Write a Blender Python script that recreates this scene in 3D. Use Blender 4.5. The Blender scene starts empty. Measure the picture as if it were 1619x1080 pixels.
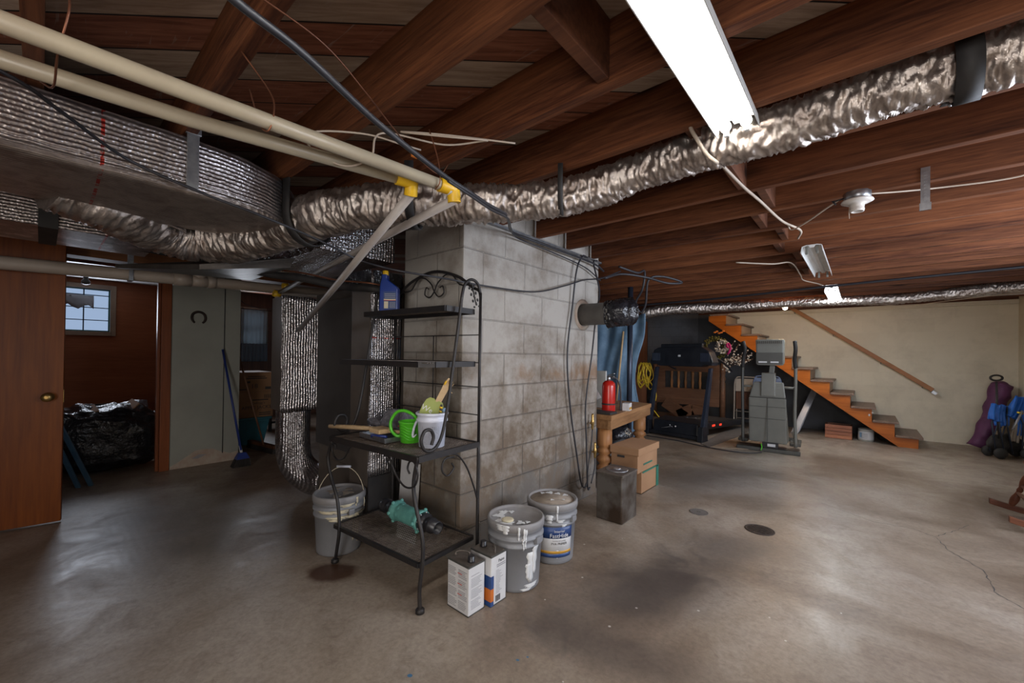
import bpy, bmesh, math, random
from mathutils import Vector, Matrix, noise as mnoise
S = bpy.context.scene
COL = S.collection
rnd = random.Random(7)

# ------------------------------------------------------------------ camera
YAW, PIT, ROL, FPX, SHY, CAMH = 0.711777, 0.0062946, 0.013484, 641.87, 16.475, 1.25
fw = Vector((-math.sin(YAW)*math.cos(PIT), math.cos(YAW)*math.cos(PIT), math.sin(PIT)))
rt = Vector((math.cos(YAW), math.sin(YAW), 0)); up = rt.cross(fw)
rt2 = rt*math.cos(ROL)+up*math.sin(ROL); up2 = -rt*math.sin(ROL)+up*math.cos(ROL)
cd = bpy.data.cameras.new('camera'); cam = bpy.data.objects.new('camera', cd); COL.objects.link(cam)
m = Matrix.Identity(4)
for i in range(3):
    m[i][0] = rt2[i]; m[i][1] = up2[i]; m[i][2] = -fw[i]
m[2][3] = CAMH
cam.matrix_world = m
cd.sensor_width = 36; cd.sensor_fit = 'HORIZONTAL'; cd.lens = FPX/1619*36; cd.shift_y = SHY/1619
cd.clip_start = 0.05; cd.clip_end = 100
S.camera = cam

# ------------------------------------------------------------------ world, exposure, lights
S.view_settings.view_transform = 'Standard'; S.view_settings.look = 'None'
S.view_settings.gamma = 1; S.view_settings.use_curve_mapping = False
S.view_settings.exposure = 0.82
w = bpy.data.worlds.new('world'); S.world = w; w.use_nodes = True
w.node_tree.nodes['Background'].inputs[0].default_value = (0.55, 0.68, 0.9, 1)
w.node_tree.nodes['Background'].inputs[1].default_value = 0.38

def area(name, loc, rot, sx, sy, power, color):
    l = bpy.data.lights.new(name, 'AREA'); l.shape = 'RECTANGLE'; l.size = sx; l.size_y = sy
    l.energy = power; l.color = color
    o = bpy.data.objects.new(name, l); COL.objects.link(o); o.location = loc; o.rotation_euler = rot
    return o
# area lights: assumed window in right wall, added fill at a made-up rear door
area('assumed_window_light', (1.60, 3.3, 1.55), (0, math.radians(-90+0), math.radians(180)), 0.8, 2.6, 60, (0.80, 0.87, 1.0))
area('added_rear_fill', (0.9, -2.42, 1.2), (math.radians(90), 0, 0), 1.4, 1.8, 46, (1.0, 0.95, 0.9))
area('daylight_closet', (-7.40, .37, 1.75), (0, math.radians(-90), 0), .5, .45, 5, (0.8, 0.87, 1.0))
area('daylight_passage', (-8.36, 2.5, 1.6), (0, math.radians(-90), 0), .8, .4, 7, (.85, .9, 1.0))
TUBE_W = 21.0; TUBE_FAR = 44.0; BULB_W = 30.0

# ------------------------------------------------------------------ materials
MAT = {}
def newmat(name):
    mt = bpy.data.materials.new(name); mt.use_nodes = True; nt = mt.node_tree; nt.nodes.clear()
    out = nt.nodes.new('ShaderNodeOutputMaterial'); b = nt.nodes.new('ShaderNodeBsdfPrincipled')
    nt.links.new(b.outputs[0], out.inputs[0]); MAT[name] = mt
    return mt, nt, b, out
def c4(c): return (c[0], c[1], c[2], 1)
def N(nt, t, **k):
    n = nt.nodes.new(t)
    for a, v in k.items():
        if a.startswith('i_'): n.inputs[a[2:].replace('_', ' ')].default_value = v
        else: setattr(n, a, v)
    return n
def mapping(nt, scale=(1, 1, 1), rot=(0, 0, 0), loc=(0, 0, 0)):
    tc = nt.nodes.new('ShaderNodeTexCoord'); mp = nt.nodes.new('ShaderNodeMapping')
    mp.inputs['Scale'].default_value = scale; mp.inputs['Rotation'].default_value = rot; mp.inputs['Location'].default_value = loc
    nt.links.new(tc.outputs['Object'], mp.inputs[0]); return mp.outputs[0]
def ramp(nt, fac, stops):
    r = nt.nodes.new('ShaderNodeValToRGB'); e = r.color_ramp.elements
    e[0].position, e[0].color = stops[0][0], c4(stops[0][1]); e[1].position, e[1].color = stops[-1][0], c4(stops[-1][1])
    for p, c in stops[1:-1]:
        n = e.new(p); n.color = c4(c)
    nt.links.new(fac, r.inputs[0]); return r.outputs[0]
def mix(nt, fac, a, b, mode='MIX'):
    n = nt.nodes.new('ShaderNodeMix'); n.data_type = 'RGBA'; n.blend_type = mode
    for s, v in ((0, fac), (6, a), (7, b)):
        if hasattr(v, 'links'): nt.links.new(v, n.inputs[s])
        elif s == 0: n.inputs[0].default_value = v
        else: n.inputs[s].default_value = c4(v)
    return n.outputs[2]
def math_(nt, op, a, b=0.5, c=None, clamp=False):
    n = nt.nodes.new('ShaderNodeMath'); n.operation = op; n.use_clamp = clamp
    for i, v in enumerate((a, b, c)):
        if v is None: continue
        if hasattr(v, 'links'): nt.links.new(v, n.inputs[i])
        else: n.inputs[i].default_value = v
    return n.outputs[0]
def noise(nt, vec, scale, detail=4, rough=.55, dist=0):
    n = nt.nodes.new('ShaderNodeTexNoise'); n.inputs['Scale'].default_value = scale
    n.inputs['Detail'].default_value = detail; n.inputs['Roughness'].default_value = rough; n.inputs['Distortion'].default_value = dist
    nt.links.new(vec, n.inputs['Vector']); return n.outputs[0]
def bump(nt, b, h, strength=.3, dist=.01, prev=None):
    n = nt.nodes.new('ShaderNodeBump'); n.inputs['Strength'].default_value = strength; n.inputs['Distance'].default_value = dist
    nt.links.new(h, n.inputs['Height'])
    if prev is not None: nt.links.new(prev, n.inputs['Normal'])
    nt.links.new(n.outputs[0], b.inputs['Normal']); return n.outputs[0]
def simple(name, c1, c2=None, rough=.5, metal=0, scale=8, stretch=(1, 1, 1), bs=.0, bscale=60, lo=.35, hi=.65, spec=.5, emit=None, es=0, dist=.004):
    mt, nt, b, out = newmat(name)
    v = mapping(nt, stretch)
    c2 = c2 or tuple(x*.75 for x in c1)
    col = ramp(nt, noise(nt, v, scale), [(lo, c1), (hi, c2)])
    nt.links.new(col, b.inputs['Base Color'])
    b.inputs['Roughness'].default_value = rough; b.inputs['Metallic'].default_value = metal
    b.inputs['Specular IOR Level'].default_value = spec
    if bs: bump(nt, b, noise(nt, v, bscale), bs, dist)
    if emit: b.inputs['Emission Color'].default_value = c4(emit); b.inputs['Emission Strength'].default_value = es
    return mt
def wood(name, c1, c2, axis='x', rough=.6, fine=60, knots=True, bs=.15, c3=None):
    mt, nt, b, out = newmat(name)
    st = {'x': (.06, 1, 1), 'y': (1, .06, 1), 'z': (1, 1, .06)}[axis]
    v = mapping(nt, st)
    g = noise(nt, v, fine, 5, .6, .4); big = noise(nt, v, 6, 3, .5, .8)
    f = math_(nt, 'ADD', math_(nt, 'MULTIPLY', g, .5), math_(nt, 'MULTIPLY', big, .5))
    col = ramp(nt, f, [(.36, c1), (.5, tuple((a+d)/2 for a, d in zip(c1, c2))), (.64, c2)])
    oi = nt.nodes.new('ShaderNodeObjectInfo')
    if knots:
        v2 = mapping(nt, tuple(3.2 if s == 1 else 1.1 for s in st))
        vo = nt.nodes.new('ShaderNodeTexVoronoi'); nt.links.new(v2, vo.inputs['Vector']); vo.inputs['Scale'].default_value = 1.0
        k = ramp(nt, vo.outputs['Distance'], [(.05, (1, 1, 1)), (.13, (0, 0, 0))])
        col = mix(nt, k, col, tuple(x*.3 for x in c2))
    vv = math_(nt, 'ADD', math_(nt, 'MULTIPLY', oi.outputs['Random'], .35), .82)
    col = mix(nt, 1.0, col, (1, 1, 1), 'MULTIPLY') if False else col
    hs = nt.nodes.new('ShaderNodeHueSaturation'); nt.links.new(col, hs.inputs['Color']); nt.links.new(vv, hs.inputs['Value'])
    nt.links.new(hs.outputs[0], b.inputs['Base Color']); b.inputs['Roughness'].default_value = rough; b.inputs['Specular IOR Level'].default_value = .22
    bump(nt, b, g, bs, .003)
    return mt

def block_wall(name, axis, paint, dirt, z0=0.18, course=.215, joint=.012, mortar=None, bs=.6, rough=.85, dirty=.5, bound=None, under=None, rust=False):
    mt, nt, b, out = newmat(name)
    tc = nt.nodes.new('ShaderNodeTexCoord'); sp = nt.nodes.new('ShaderNodeSeparateXYZ'); cb = nt.nodes.new('ShaderNodeCombineXYZ')
    nt.links.new(tc.outputs['Object'], sp.inputs[0])
    if axis == 'both':
        s = math_(nt, 'ADD', sp.outputs[0], sp.outputs[1]); nt.links.new(s, cb.inputs[0])
    else: nt.links.new(sp.outputs[{'x': 0, 'y': 1}[axis]], cb.inputs[0])
    nt.links.new(math_(nt, 'SUBTRACT', sp.outputs[2], z0), cb.inputs[1])
    br = nt.nodes.new('ShaderNodeTexBrick'); nt.links.new(cb.outputs[0], br.inputs['Vector'])
    br.inputs['Scale'].default_value = 1; br.inputs['Brick Width'].default_value = .42; br.inputs['Row Height'].default_value = course
    br.inputs['Mortar Size'].default_value = joint*.5; br.inputs['Mortar Smooth'].default_value = .6; br.inputs['Bias'].default_value = 0
    br.inputs['Mortar'].default_value = (.93, .93, .93, 1); br.inputs['Color1'].default_value = (1, 1, 1, 1); br.inputs['Color2'].default_value = (.84, .83, .81, 1)
    obj = tc.outputs['Object']
    n1 = noise(nt, obj, 2.3, 6, .62, .3); n2 = noise(nt, obj, 9, 5, .65); n3 = noise(nt, obj, 70, 4, .6)
    lowz = math_(nt, 'SUBTRACT', 1.0, math_(nt, 'MULTIPLY', sp.outputs[2], .62, clamp=True))
    dm = math_(nt, 'MULTIPLY', math_(nt, 'ADD', n1, math_(nt, 'MULTIPLY', lowz, dirty)), math_(nt, 'ADD', n2, .45))
    dmask = ramp(nt, dm, [(.44, (0, 0, 0)), (.86, (1, 1, 1))])
    col = mix(nt, dmask, paint, dirt)
    col = mix(nt, math_(nt, 'MULTIPLY', br.outputs['Fac'], math_(nt, 'MULTIPLY_ADD', lowz, .9, .08) if rust else .3), col, mortar or tuple(x*.5 for x in paint))
    col = mix(nt, .5, col, br.outputs['Color'], 'MULTIPLY')
    if rust:
        n5 = noise(nt, obj, 4.2, 6, .7, .3); zc = math_(nt, 'SUBTRACT', 1.0, math_(nt, 'MULTIPLY', math_(nt, 'ABSOLUTE', math_(nt, 'SUBTRACT', sp.outputs[2], 1.1)), 1.9), clamp=True)
        yc = math_(nt, 'MULTIPLY_ADD', sp.outputs[1], .20, -.27)
        fm = ramp(nt, math_(nt, 'MULTIPLY', math_(nt, 'ADD', n5, yc), zc), [(.66, (0, 0, 0)), (.86, (.75, .75, .75))])
        col = mix(nt, fm, col, (.20, .105, .048))
        n6 = noise(nt, obj, 5, 6, .7, .4)
        fg = ramp(nt, math_(nt, 'MULTIPLY', n6, lowz), [(.34, (0, 0, 0)), (.5, (.75, .75, .75))]); col = mix(nt, fg, col, (.14, .13, .12))
    if bound:   # under-stair shade painted into the wall colour below a sloping line
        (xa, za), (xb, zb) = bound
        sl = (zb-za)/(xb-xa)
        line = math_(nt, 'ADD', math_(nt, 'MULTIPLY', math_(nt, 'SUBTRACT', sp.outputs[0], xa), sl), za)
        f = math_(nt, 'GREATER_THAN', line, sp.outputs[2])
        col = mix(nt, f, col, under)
    nt.links.new(col, b.inputs['Base Color']); b.inputs['Roughness'].default_value = rough
    h = math_(nt, 'SUBTRACT', math_(nt, 'ADD', math_(nt, 'MULTIPLY', n3, .25), math_(nt, 'MULTIPLY', n2, .35)), br.outputs['Fac'])
    bump(nt, b, h, bs, .008)
    return mt
def foil(name, kind, tint=(.78, .77, .78), rough=.22, bs=1.0, freq=90, axis=2, redline=None):
    mt, nt, b, out = newmat(name)
    tc = nt.nodes.new('ShaderNodeTexCoord'); obj = tc.outputs['Object']
    sp = nt.nodes.new('ShaderNodeSeparateXYZ'); nt.links.new(obj, sp.inputs[0])
    n1 = noise(nt, obj, 14, 5, .65, .5); n2 = noise(nt, obj, 120, 3, .6)
    base = mix(nt, ramp(nt, n1, [(.42, (0, 0, 0)), (.66, (1, 1, 1))]), tint, (tint[0]*.52, tint[1]*.47, tint[2]*.45))
    if kind == 'bubble':
        d = noise(nt, obj, 10, 3, .5)
        ph = math_(nt, 'ADD', math_(nt, 'MULTIPLY', sp.outputs[axis], freq*6.283), math_(nt, 'MULTIPLY', d, 6))
        s = math_(nt, 'SINE', ph)
        vo = nt.nodes.new('ShaderNodeTexVoronoi'); nt.links.new(obj, vo.inputs['Vector']); vo.inputs['Scale'].default_value = freq*1.6
        h = math_(nt, 'ADD', math_(nt, 'MULTIPLY', s, .45), math_(nt, 'MULTIPLY', vo.outputs['Distance'], .7))
        h = math_(nt, 'ADD', h, math_(nt, 'MULTIPLY', n1, 1.6))
        base = mix(nt, ramp(nt, s, [(-.0, (.8, .8, .8)), (.5, (0, 0, 0))]), base, (tint[0]*.42, tint[1]*.40, tint[2]*.40))
        bump(nt, b, h, bs, .004)
    else:
        cr = noise(nt, mapping(nt, (1, 1, 1)), 28, 6, .7, 1.2)
        h = math_(nt, 'ADD', math_(nt, 'MULTIPLY', math_(nt, 'ABSOLUTE', math_(nt, 'SUBTRACT', cr, .5)), 4), math_(nt, 'MULTIPLY', n2, .5))
        bump(nt, b, h, bs, .008)
    for (ax, v0, wd) in (redline or []):
        f = math_(nt, 'LESS_THAN', math_(nt, 'ABSOLUTE', math_(nt, 'SUBTRACT', sp.outputs[ax], v0)), wd)
        f = math_(nt, 'MULTIPLY', f, ramp(nt, noise(nt, obj, 40), [(.45, (0, 0, 0)), (.5, (1, 1, 1))]))
        base = mix(nt, f, base, (.45, .05, .04))
    nt.links.new(base, b.inputs['Base Color'])
    b.inputs['Metallic'].default_value = .92; b.inputs['Roughness'].default_value = rough
    return mt

def m_floor():
    mt, nt, b, out = newmat('concrete_floor')
    tc = nt.nodes.new('ShaderNodeTexCoord'); obj = tc.outputs['Object']
    n1 = noise(nt, obj, .9, 8, .6, .6); n2 = noise(nt, obj, 3.5, 8, .65, .9); n3 = noise(nt, obj, 45, 5, .65)
    col = ramp(nt, n1, [(.38, (.175, .128, .092)), (.5, (.28, .222, .17)), (.62, (.37, .315, .262))])
    col = mix(nt, ramp(nt, n2, [(.5, (0, 0, 0)), (.72, (.55, .55, .55))]), col, (.165, .122, .095))
    col = mix(nt, .35, col, ramp(nt, n3, [(.32, (.25, .24, .23)), (.62, (1, 1, 1))]), 'MULTIPLY')
    n4 = noise(nt, obj, 12, 8, .75, 1.5)
    col = mix(nt, ramp(nt, n4, [(.52, (0, 0, 0)), (.70, (.5, .5, .5))]), col, (.12, .088, .065))
    def blob(cx, cy, sx, sy, ang, color, amt, edge=(.75, 1.05), nz=.55):
        nonlocal col
        mp = nt.nodes.new('ShaderNodeMapping'); mp.vector_type = 'TEXTURE'
        mp.inputs['Location'].default_value = (cx, cy, 0); mp.inputs['Rotation'].default_value = (0, 0, ang); mp.inputs['Scale'].default_value = (sx, sy, 1)
        nt.links.new(obj, mp.inputs[0])
        ln = nt.nodes.new('ShaderNodeVectorMath'); ln.operation = 'LENGTH'; nt.links.new(mp.outputs[0], ln.inputs[0])
        d = math_(nt, 'ADD', ln.outputs['Value'], math_(nt, 'MULTIPLY', math_(nt, 'SUBTRACT', n2, .5), nz*2.2))
        f = math_(nt, 'MULTIPLY', ramp(nt, d, [(edge[0], (1, 1, 1)), (edge[1], (0, 0, 0))]), amt)
        col = mix(nt, f, col, color)
    blob(-2.27, 1.10, .17, .11, .5, (.06, .022, .008), .95, (.65, 1.0), .5)      # rust under the rack foot
    blob(-.85, 2.2, .75, .34, 1.25, (.055, .048, .047), .75, (.3, 1.25))          # old dark damp stain
    blob(-.80, 1.6, .5, .2, .3, (.06, .05, .048), .55, (.3, 1.2))
    blob(-.62, 3.0, .5, .3, .8, (.07, .062, .06), .6, (.3, 1.2))
    blob(-1.1, 4.6, 1.1, .5, 1.3, (.095, .09, .092), .5, (.3, 1.3))
    blob(-2.6, 2.9, .5, 1.4, .1, (.07, .06, .055), .5, (.4, 1.4))
    blob(-3.6, .6, 1.2, .8, .1, (.085, .075, .07), .45, (.3, 1.4))
    blob(.2, 7.2, 1.6, .8, .1, (.40, .36, .31), .35, (.3, 1.4))
    for (x, y, r) in ((-1.32, .95, .012), (-1.06, 1.29, .008), (-1.04, 1.33, .006)):
        blob(x, y, r, r*.8, .4, (.03, .14, .28), .95, (.8, 1.1), .15)
    for k in range(14):
        r1 = random.Random(k); x = -1.6+1.6*r1.random(); y = .5+2.2*r1.random(); r = .004+.004*r1.random()
        blob(x, y, r, r, 0, (.6, .58, .54), .8, (.7, 1.1), .2)
    nt.links.new(col, b.inputs['Base Color'])
    rg = ramp(nt, n2, [(.3, (.30, .30, .30)), (.7, (.52, .52, .52))]); nt.links.new(rg, b.inputs['Roughness'])
    b.inputs['Specular IOR Level'].default_value = .55
    sw = nt.nodes.new('ShaderNodeTexWave'); sw.wave_type = 'RINGS'; sw.inputs['Scale'].default_value = 7; sw.inputs['Distortion'].default_value = 5
    sw.inputs['Detail'].default_value = 3; sw.inputs['Detail Scale'].default_value = 1.4
    mp = mapping(nt, (1, 1, 1), loc=(.6, -1.1, 0)); nt.links.new(mp, sw.inputs['Vector'])
    h = math_(nt, 'ADD', math_(nt, 'MULTIPLY', sw.outputs['Fac'], .12), math_(nt, 'ADD', math_(nt, 'MULTIPLY', n3, .35), n2))
    bump(nt, b, h, .09, .008)
    return mt
def m_subfloor():
    mt, nt, b, out = newmat('subfloor_boards')
    a = math.radians(42.5)
    v = mapping(nt, (1, 1, 1), rot=(0, 0, -a))
    sp = nt.nodes.new('ShaderNodeSeparateXYZ'); nt.links.new(v, sp.inputs[0])
    bw = .145
    q = math_(nt, 'DIVIDE', sp.outputs[1], bw); fl = math_(nt, 'FLOOR', q); fr = math_(nt, 'FRACT', q)
    wn = nt.nodes.new('ShaderNodeTexWhiteNoise'); wn.noise_dimensions = '1D'; nt.links.new(fl, wn.inputs['W'])
    st = mapping(nt, (1, 1, 1), rot=(0, 0, -a))
    mp2 = nt.nodes.new('ShaderNodeMapping'); mp2.inputs['Scale'].default_value = (.08, 1, 1); nt.links.new(st, mp2.inputs[0])
    g = noise(nt, mp2.outputs[0], 55, 5, .65, .5)
    red = ramp(nt, g, [(.35, (.17, .058, .032)), (.65, (.36, .145, .085))])
    gry = ramp(nt, g, [(.35, (.30, .225, .17)), (.65, (.50, .41, .33))])
    col = mix(nt, ramp(nt, wn.outputs['Value'], [(.60, (0, 0, 0)), (.66, (1, 1, 1))]), red, gry)
    # pale plaster dust streaks across the boards
    s2 = noise(nt, mapping(nt, (1.2, 9, 1), rot=(0, 0, .5)), 5, 3, .6, 1.0)
    col = mix(nt, ramp(nt, s2, [(.62, (0, 0, 0)), (.74, (.5, .5, .5))]), col, (.42, .36, .32))
    gap = math_(nt, 'LESS_THAN', math_(nt, 'ABSOLUTE', math_(nt, 'SUBTRACT', fr, .5)), .478)
    col = mix(nt, gap, (.01, .006, .005), col)
    nt.links.new(col, b.inputs['Base Color']); b.inputs['Roughness'].default_value = .75
    bump(nt, b, math_(nt, 'ADD', gap, math_(nt, 'MULTIPLY', g, .3)), .5, .006)
    return mt

m_floor(); m_subfloor()
wood('joist_wood', (.215, .078, .032), (.052, .016, .008), 'x', .62, 85, bs=.3)
wood('dark_joist_wood', (.15, .058, .028), (.06, .022, .013), 'x', .62)
wood('door_wood', (.21, .054, .005), (.105, .022, .002), 'z', .42, 40, knots=False, bs=.05)
wood('trim_wood', (.24, .075, .028), (.14, .04, .016), 'z', .4, 50, knots=False, bs=.08)
wood('panel_wood', (.30, .105, .045), (.20, .066, .028), 'y', .5, 70, knots=False, bs=.08)
wood('stair_wood', (.44, .125, .016), (.28, .07, .009), 'x', .35, 40, knots=False, bs=.05)
wood('tread_wood', (.22, .15, .115), (.14, .09, .07), 'y', .4, 50, knots=False, bs=.05)
wood('riser_wood', (.52, .38, .26), (.40, .28, .19), 'y', .5, 50, knots=False, bs=.05)
wood('rail_wood', (.33, .14, .05), (.22, .085, .03), 'x', .4, 40, knots=False)
wood('bench_wood', (.34, .185, .085), (.18, .085, .037), 'y', .5, 30)
wood('leg_wood', (.36, .17, .065), (.17, .07, .028), 'z', .45, 30, knots=False)
wood('pale_wood', (.52, .38, .22), (.40, .27, .15), 'x', .55, 40, knots=False)
wood('brown_wood', (.20, .105, .062), (.125, .06, .036), 'x', .5, 40, knots=False)
wood('dark_board', (.13, .055, .028), (.07, .028, .015), 'z', .5, 30, knots=False)
wood('rocker_wood', (.17, .065, .035), (.10, .035, .02), 'x', .4, 30, knots=False)
wood('girder_wood', (.20, .085, .035), (.13, .05, .022), 'y', .6)
block_wall('pillar_block', 'both', (.38, .355, .325), (.15, .112, .08), mortar=(.12, .10, .085), bs=.9, dirty=.5, rust=True)
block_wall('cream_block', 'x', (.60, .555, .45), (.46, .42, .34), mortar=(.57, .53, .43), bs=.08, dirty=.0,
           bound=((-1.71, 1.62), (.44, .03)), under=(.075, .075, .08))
block_wall('cream_block_side', 'y', (.60, .555, .45), (.46, .42, .34), mortar=(.57, .53, .43), bs=.08, dirty=.0)
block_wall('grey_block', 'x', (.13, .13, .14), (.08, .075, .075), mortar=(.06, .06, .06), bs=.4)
foil('trunk_foil', 'bubble', (.68, .65, .66), .32, .7, 62, 2, redline=[(1, .73, .005)])
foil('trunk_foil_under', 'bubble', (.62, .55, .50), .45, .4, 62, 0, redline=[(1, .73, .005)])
foil('bubble_foil', 'bubble', (.80, .80, .84), .2, 1.2, 48, 1)
foil('plenum_foil', 'bubble', (.7, .7, .74), .25, 1.0, 60, 1, redline=[(2, 1.19, .004), (2, 1.35, .004)])
foil('crinkle_foil', 'crinkle', (.60, .54, .50), .36, .25)
simple('dull_foil', (.13, .115, .105), (.08, .07, .062), .45, .7, 10, bs=.3, bscale=40)
simple('white_paint', (.34, .35, .315), (.30, .31, .28), .6, bs=.1, bscale=90, scale=3)
simple('closet_ceiling', (.5, .5, .5), (.45, .45, .45), .7)
simple('pvc', (.46, .40, .29), (.39, .33, .24), .35, scale=5)
simple('drain_pvc', (.40, .33, .27), (.34, .28, .23), .4, scale=6)
simple('grey_pvc', (.40, .36, .33), (.33, .29, .27), .45, scale=6)
simple('yellow_plastic', (.80, .50, .02), (.66, .38, .01), .4)
simple('black_metal', (.016, .015, .017), (.026, .022, .021), .5, .2, scale=20, bs=.15, bscale=150)
simple('mesh_metal', (.20, .165, .14), (.10, .075, .06), .5, .4, scale=25)
simple('black_plastic', (.014, .014, .017), (.022, .022, .026), .35, scale=10)
simple('matt_black', (.016, .015, .016), (.03, .027, .026), .7, scale=10)
simple('shiny_black', (.012, .012, .015), (.018, .018, .022), .18, scale=8, bs=.8, bscale=14, dist=.03)
simple('cable_black', (.02, .02, .026), (.03, .03, .036), .45)
simple('cable_white', (.50, .42, .34), (.42, .34, .27), .5)
simple('copper', (.30, .12, .065), (.16, .07, .045), .4, .7)
simple('brass', (.50, .34, .12), (.30, .19, .07), .35, .9, scale=20)
simple('galvanised', (.36, .37, .39), (.24, .25, .27), .35, .85, scale=25)
simple('steel', (.55, .56, .58), (.42, .43, .46), .3, .9)
simple('fixture_white', (.70, .70, .69), (.62, .62, .6), .35)
simple('porcelain', (.68, .64, .60), (.60, .56, .52), .3)
simple('grey_bucket', (.23, .235, .25), (.20, .205, .22), .42, scale=5)
simple('bucket_lid', (.25, .245, .25), (.21, .20, .20), .5, scale=10)
simple('lid_dust', (.36, .30, .24), (.22, .18, .145), .8, scale=18)
simple('cream_drip', (.62, .56, .40), (.55, .48, .34), .6)
simple('white_drip', (.68, .69, .70), (.60, .61, .62), .55)
simple('white_plastic', (.66, .69, .80), (.60, .63, .74), .35)
simple('label_white', (.62, .62, .63), (.56, .56, .57), .5)
simple('label_blue', (.015, .045, .16), (.02, .06, .2), .4)
simple('label_gold', (.62, .33, .04), (.5, .26, .03), .4)
simple('label_orange', (.62, .17, .02), (.5, .13, .02), .4)
simple('print_grey', (.26, .26, .28), (.3, .3, .32), .5)
simple('print_dark', (.03, .03, .035), (.05, .05, .05), .5)
simple('print_red', (.5, .06, .05), (.4, .05, .04), .5)
simple('tin_top', (.16, .135, .115), (.09, .075, .065), .5, .4, scale=15)
simple('rusty_tin', (.20, .185, .17), (.075, .052, .038), .38, .65, scale=5, bs=.1, lo=.4, hi=.6)
simple('green_plastic', (.10, .55, .03), (.08, .48, .02), .35)
simple('blue_plastic', (.004, .035, .24), (.003, .028, .2), .3)
simple('sage_paint', (.30, .34, .09), (.26, .30, .07), .55)
simple('pump_teal', (.13, .36, .32), (.09, .28, .25), .5, scale=20)
simple('bag_plastic', (.17, .165, .19), (.09, .09, .105), .25, bs=.8, bscale=25, dist=.02)
simple('cardboard', (.38, .215, .115), (.32, .175, .09), .75, scale=4)
simple('dark_cardboard', (.34, .19, .10), (.28, .155, .08), .8, scale=4)
simple('tape_green', (.03, .17, .12), (.03, .14, .10), .5)
simple('red_paint', (.50, .018, .012), (.42, .014, .01), .25)
simple('red_light', (.6, .03, .02), (.5, .02, .02), .3, emit=(1, .05, .02), es=.6)
simple('teal_tote', (.035, .17, .23), (.03, .14, .19), .45)
simple('blue_cloth', (.20, .33, .47), (.13, .235, .35), .6, scale=6, bs=.3, bscale=9, dist=.03)
simple('blue_nylon', (.015, .15, .60), (.012, .11, .48), .5, bs=.3, bscale=20, dist=.01)
simple('purple_cloth', (.10, .022, .085), (.075, .016, .065), .65, bs=.3, bscale=20, dist=.01)
simple('tool_blue', (.02, .045, .25), (.02, .04, .2), .4)
simple('slate_blue', (.07, .15, .23), (.055, .12, .19), .5)
simple('horseshoe_iron', (.045, .028, .024), (.03, .02, .018), .7, .3)
simple('gym_grey', (.165, .165, .145), (.145, .145, .128), .45)
simple('gym_dark', (.06, .06, .055), (.05, .05, .045), .4)
simple('tread_black', (.010, .011, .015), (.016, .017, .022), .38)
simple('tread_belt', (.06, .052, .05), (.045, .04, .04), .75)
simple('steel_blue', (.045, .055, .085), (.035, .045, .07), .35, .5)
simple('screen_dark', (.03, .035, .055), (.025, .03, .045), .12)
simple('chair_beige', (.30, .26, .22), (.26, .22, .18), .4)
simple('chair_blue', (.10, .14, .24), (.08, .115, .2), .35)
simple('aluminium', (.40, .40, .42), (.33, .33, .35), .35, .6)
simple('mat_grey', (.13, .115, .105), (.105, .093, .085), .8)
simple('flat_cardboard', (.30, .225, .16), (.25, .185, .13), .8)
simple('yellow_cord', (.72, .50, .03), (.62, .42, .02), .5)
simple('moss', (.13, .11, .02), (.08, .065, .012), .9, scale=40)
simple('white_flower', (.60, .56, .50), (.30, .25, .20), .8, scale=60)
simple('pink_ribbon', (.62, .03, .20), (.5, .02, .16), .5)
simple('orange_leaf', (.75, .22, .03), (.6, .15, .02), .7)
simple('curtain_lace', (.42, .43, .42), (.30, .31, .30), .8, stretch=(1, 12, .3), scale=6)
def sheer(name, t_):
    nt = MAT[name].node_tree; b = [n for n in nt.nodes if n.type == 'BSDF_PRINCIPLED'][0]; out = [n for n in nt.nodes if n.type == 'OUTPUT_MATERIAL'][0]
    tr = nt.nodes.new('ShaderNodeBsdfTranslucent'); tr.inputs[0].default_value = (.6, .62, .6, 1); mx = nt.nodes.new('ShaderNodeMixShader'); mx.inputs[0].default_value = t_
    nt.links.new(b.outputs[0], mx.inputs[1]); nt.links.new(tr.outputs[0], mx.inputs[2]); nt.links.new(mx.outputs[0], out.inputs[0])
sheer('curtain_lace', .7)
simple('curtain_hem', (.12, .17, .22), (.08, .12, .16), .8, stretch=(1, 12, .3), scale=6)
simple('window_frame_paint', (.30, .22, .15), (.24, .17, .12), .5)
simple('mullion', (.03, .05, .09), (.04, .06, .1), .5)
simple('green_frame', (.06, .22, .20), (.05, .18, .17), .5)
simple('furnace_grey', (.055, .052, .052), (.045, .042, .042), .5, .2)
simple('furnace_panel', (.115, .095, .08), (.095, .08, .068), .5, .2)
simple('flue_grey', (.17, .16, .145), (.12, .11, .10), .6, .3, scale=8)
simple('tank_blue', (.16, .27, .40), (.13, .22, .34), .35)
simple('peeled_plaster', (.40, .30, .24), (.46, .40, .34), .85, scale=12)
simple('red_crate_wood', (.36, .13, .06), (.17, .055, .03), .5, stretch=(.3, 1, 14), scale=2)
simple('pail_white', (.50, .50, .47), (.42, .42, .39), .5)
simple('drain_iron', (.06, .042, .034), (.03, .022, .02), .6, .4, scale=40)
simple('vinyl_white', (.62, .58, .52), (.55, .5, .45), .5)
def glass_mat():
    mt, nt, b, out = newmat('window_glass')
    b.inputs['Base Color'].default_value = (.85, .92, 1, 1); b.inputs['Roughness'].default_value = .08
    b.inputs['Transmission Weight'].default_value = 1; b.inputs['IOR'].default_value = 1.05
glass_mat()
def emis(name, c, s):
    mt, nt, b, out = newmat(name); b.inputs['Base Color'].default_value = c4(c)
    b.inputs['Emission Color'].default_value = c4(c); b.inputs['Emission Strength'].default_value = s
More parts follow.
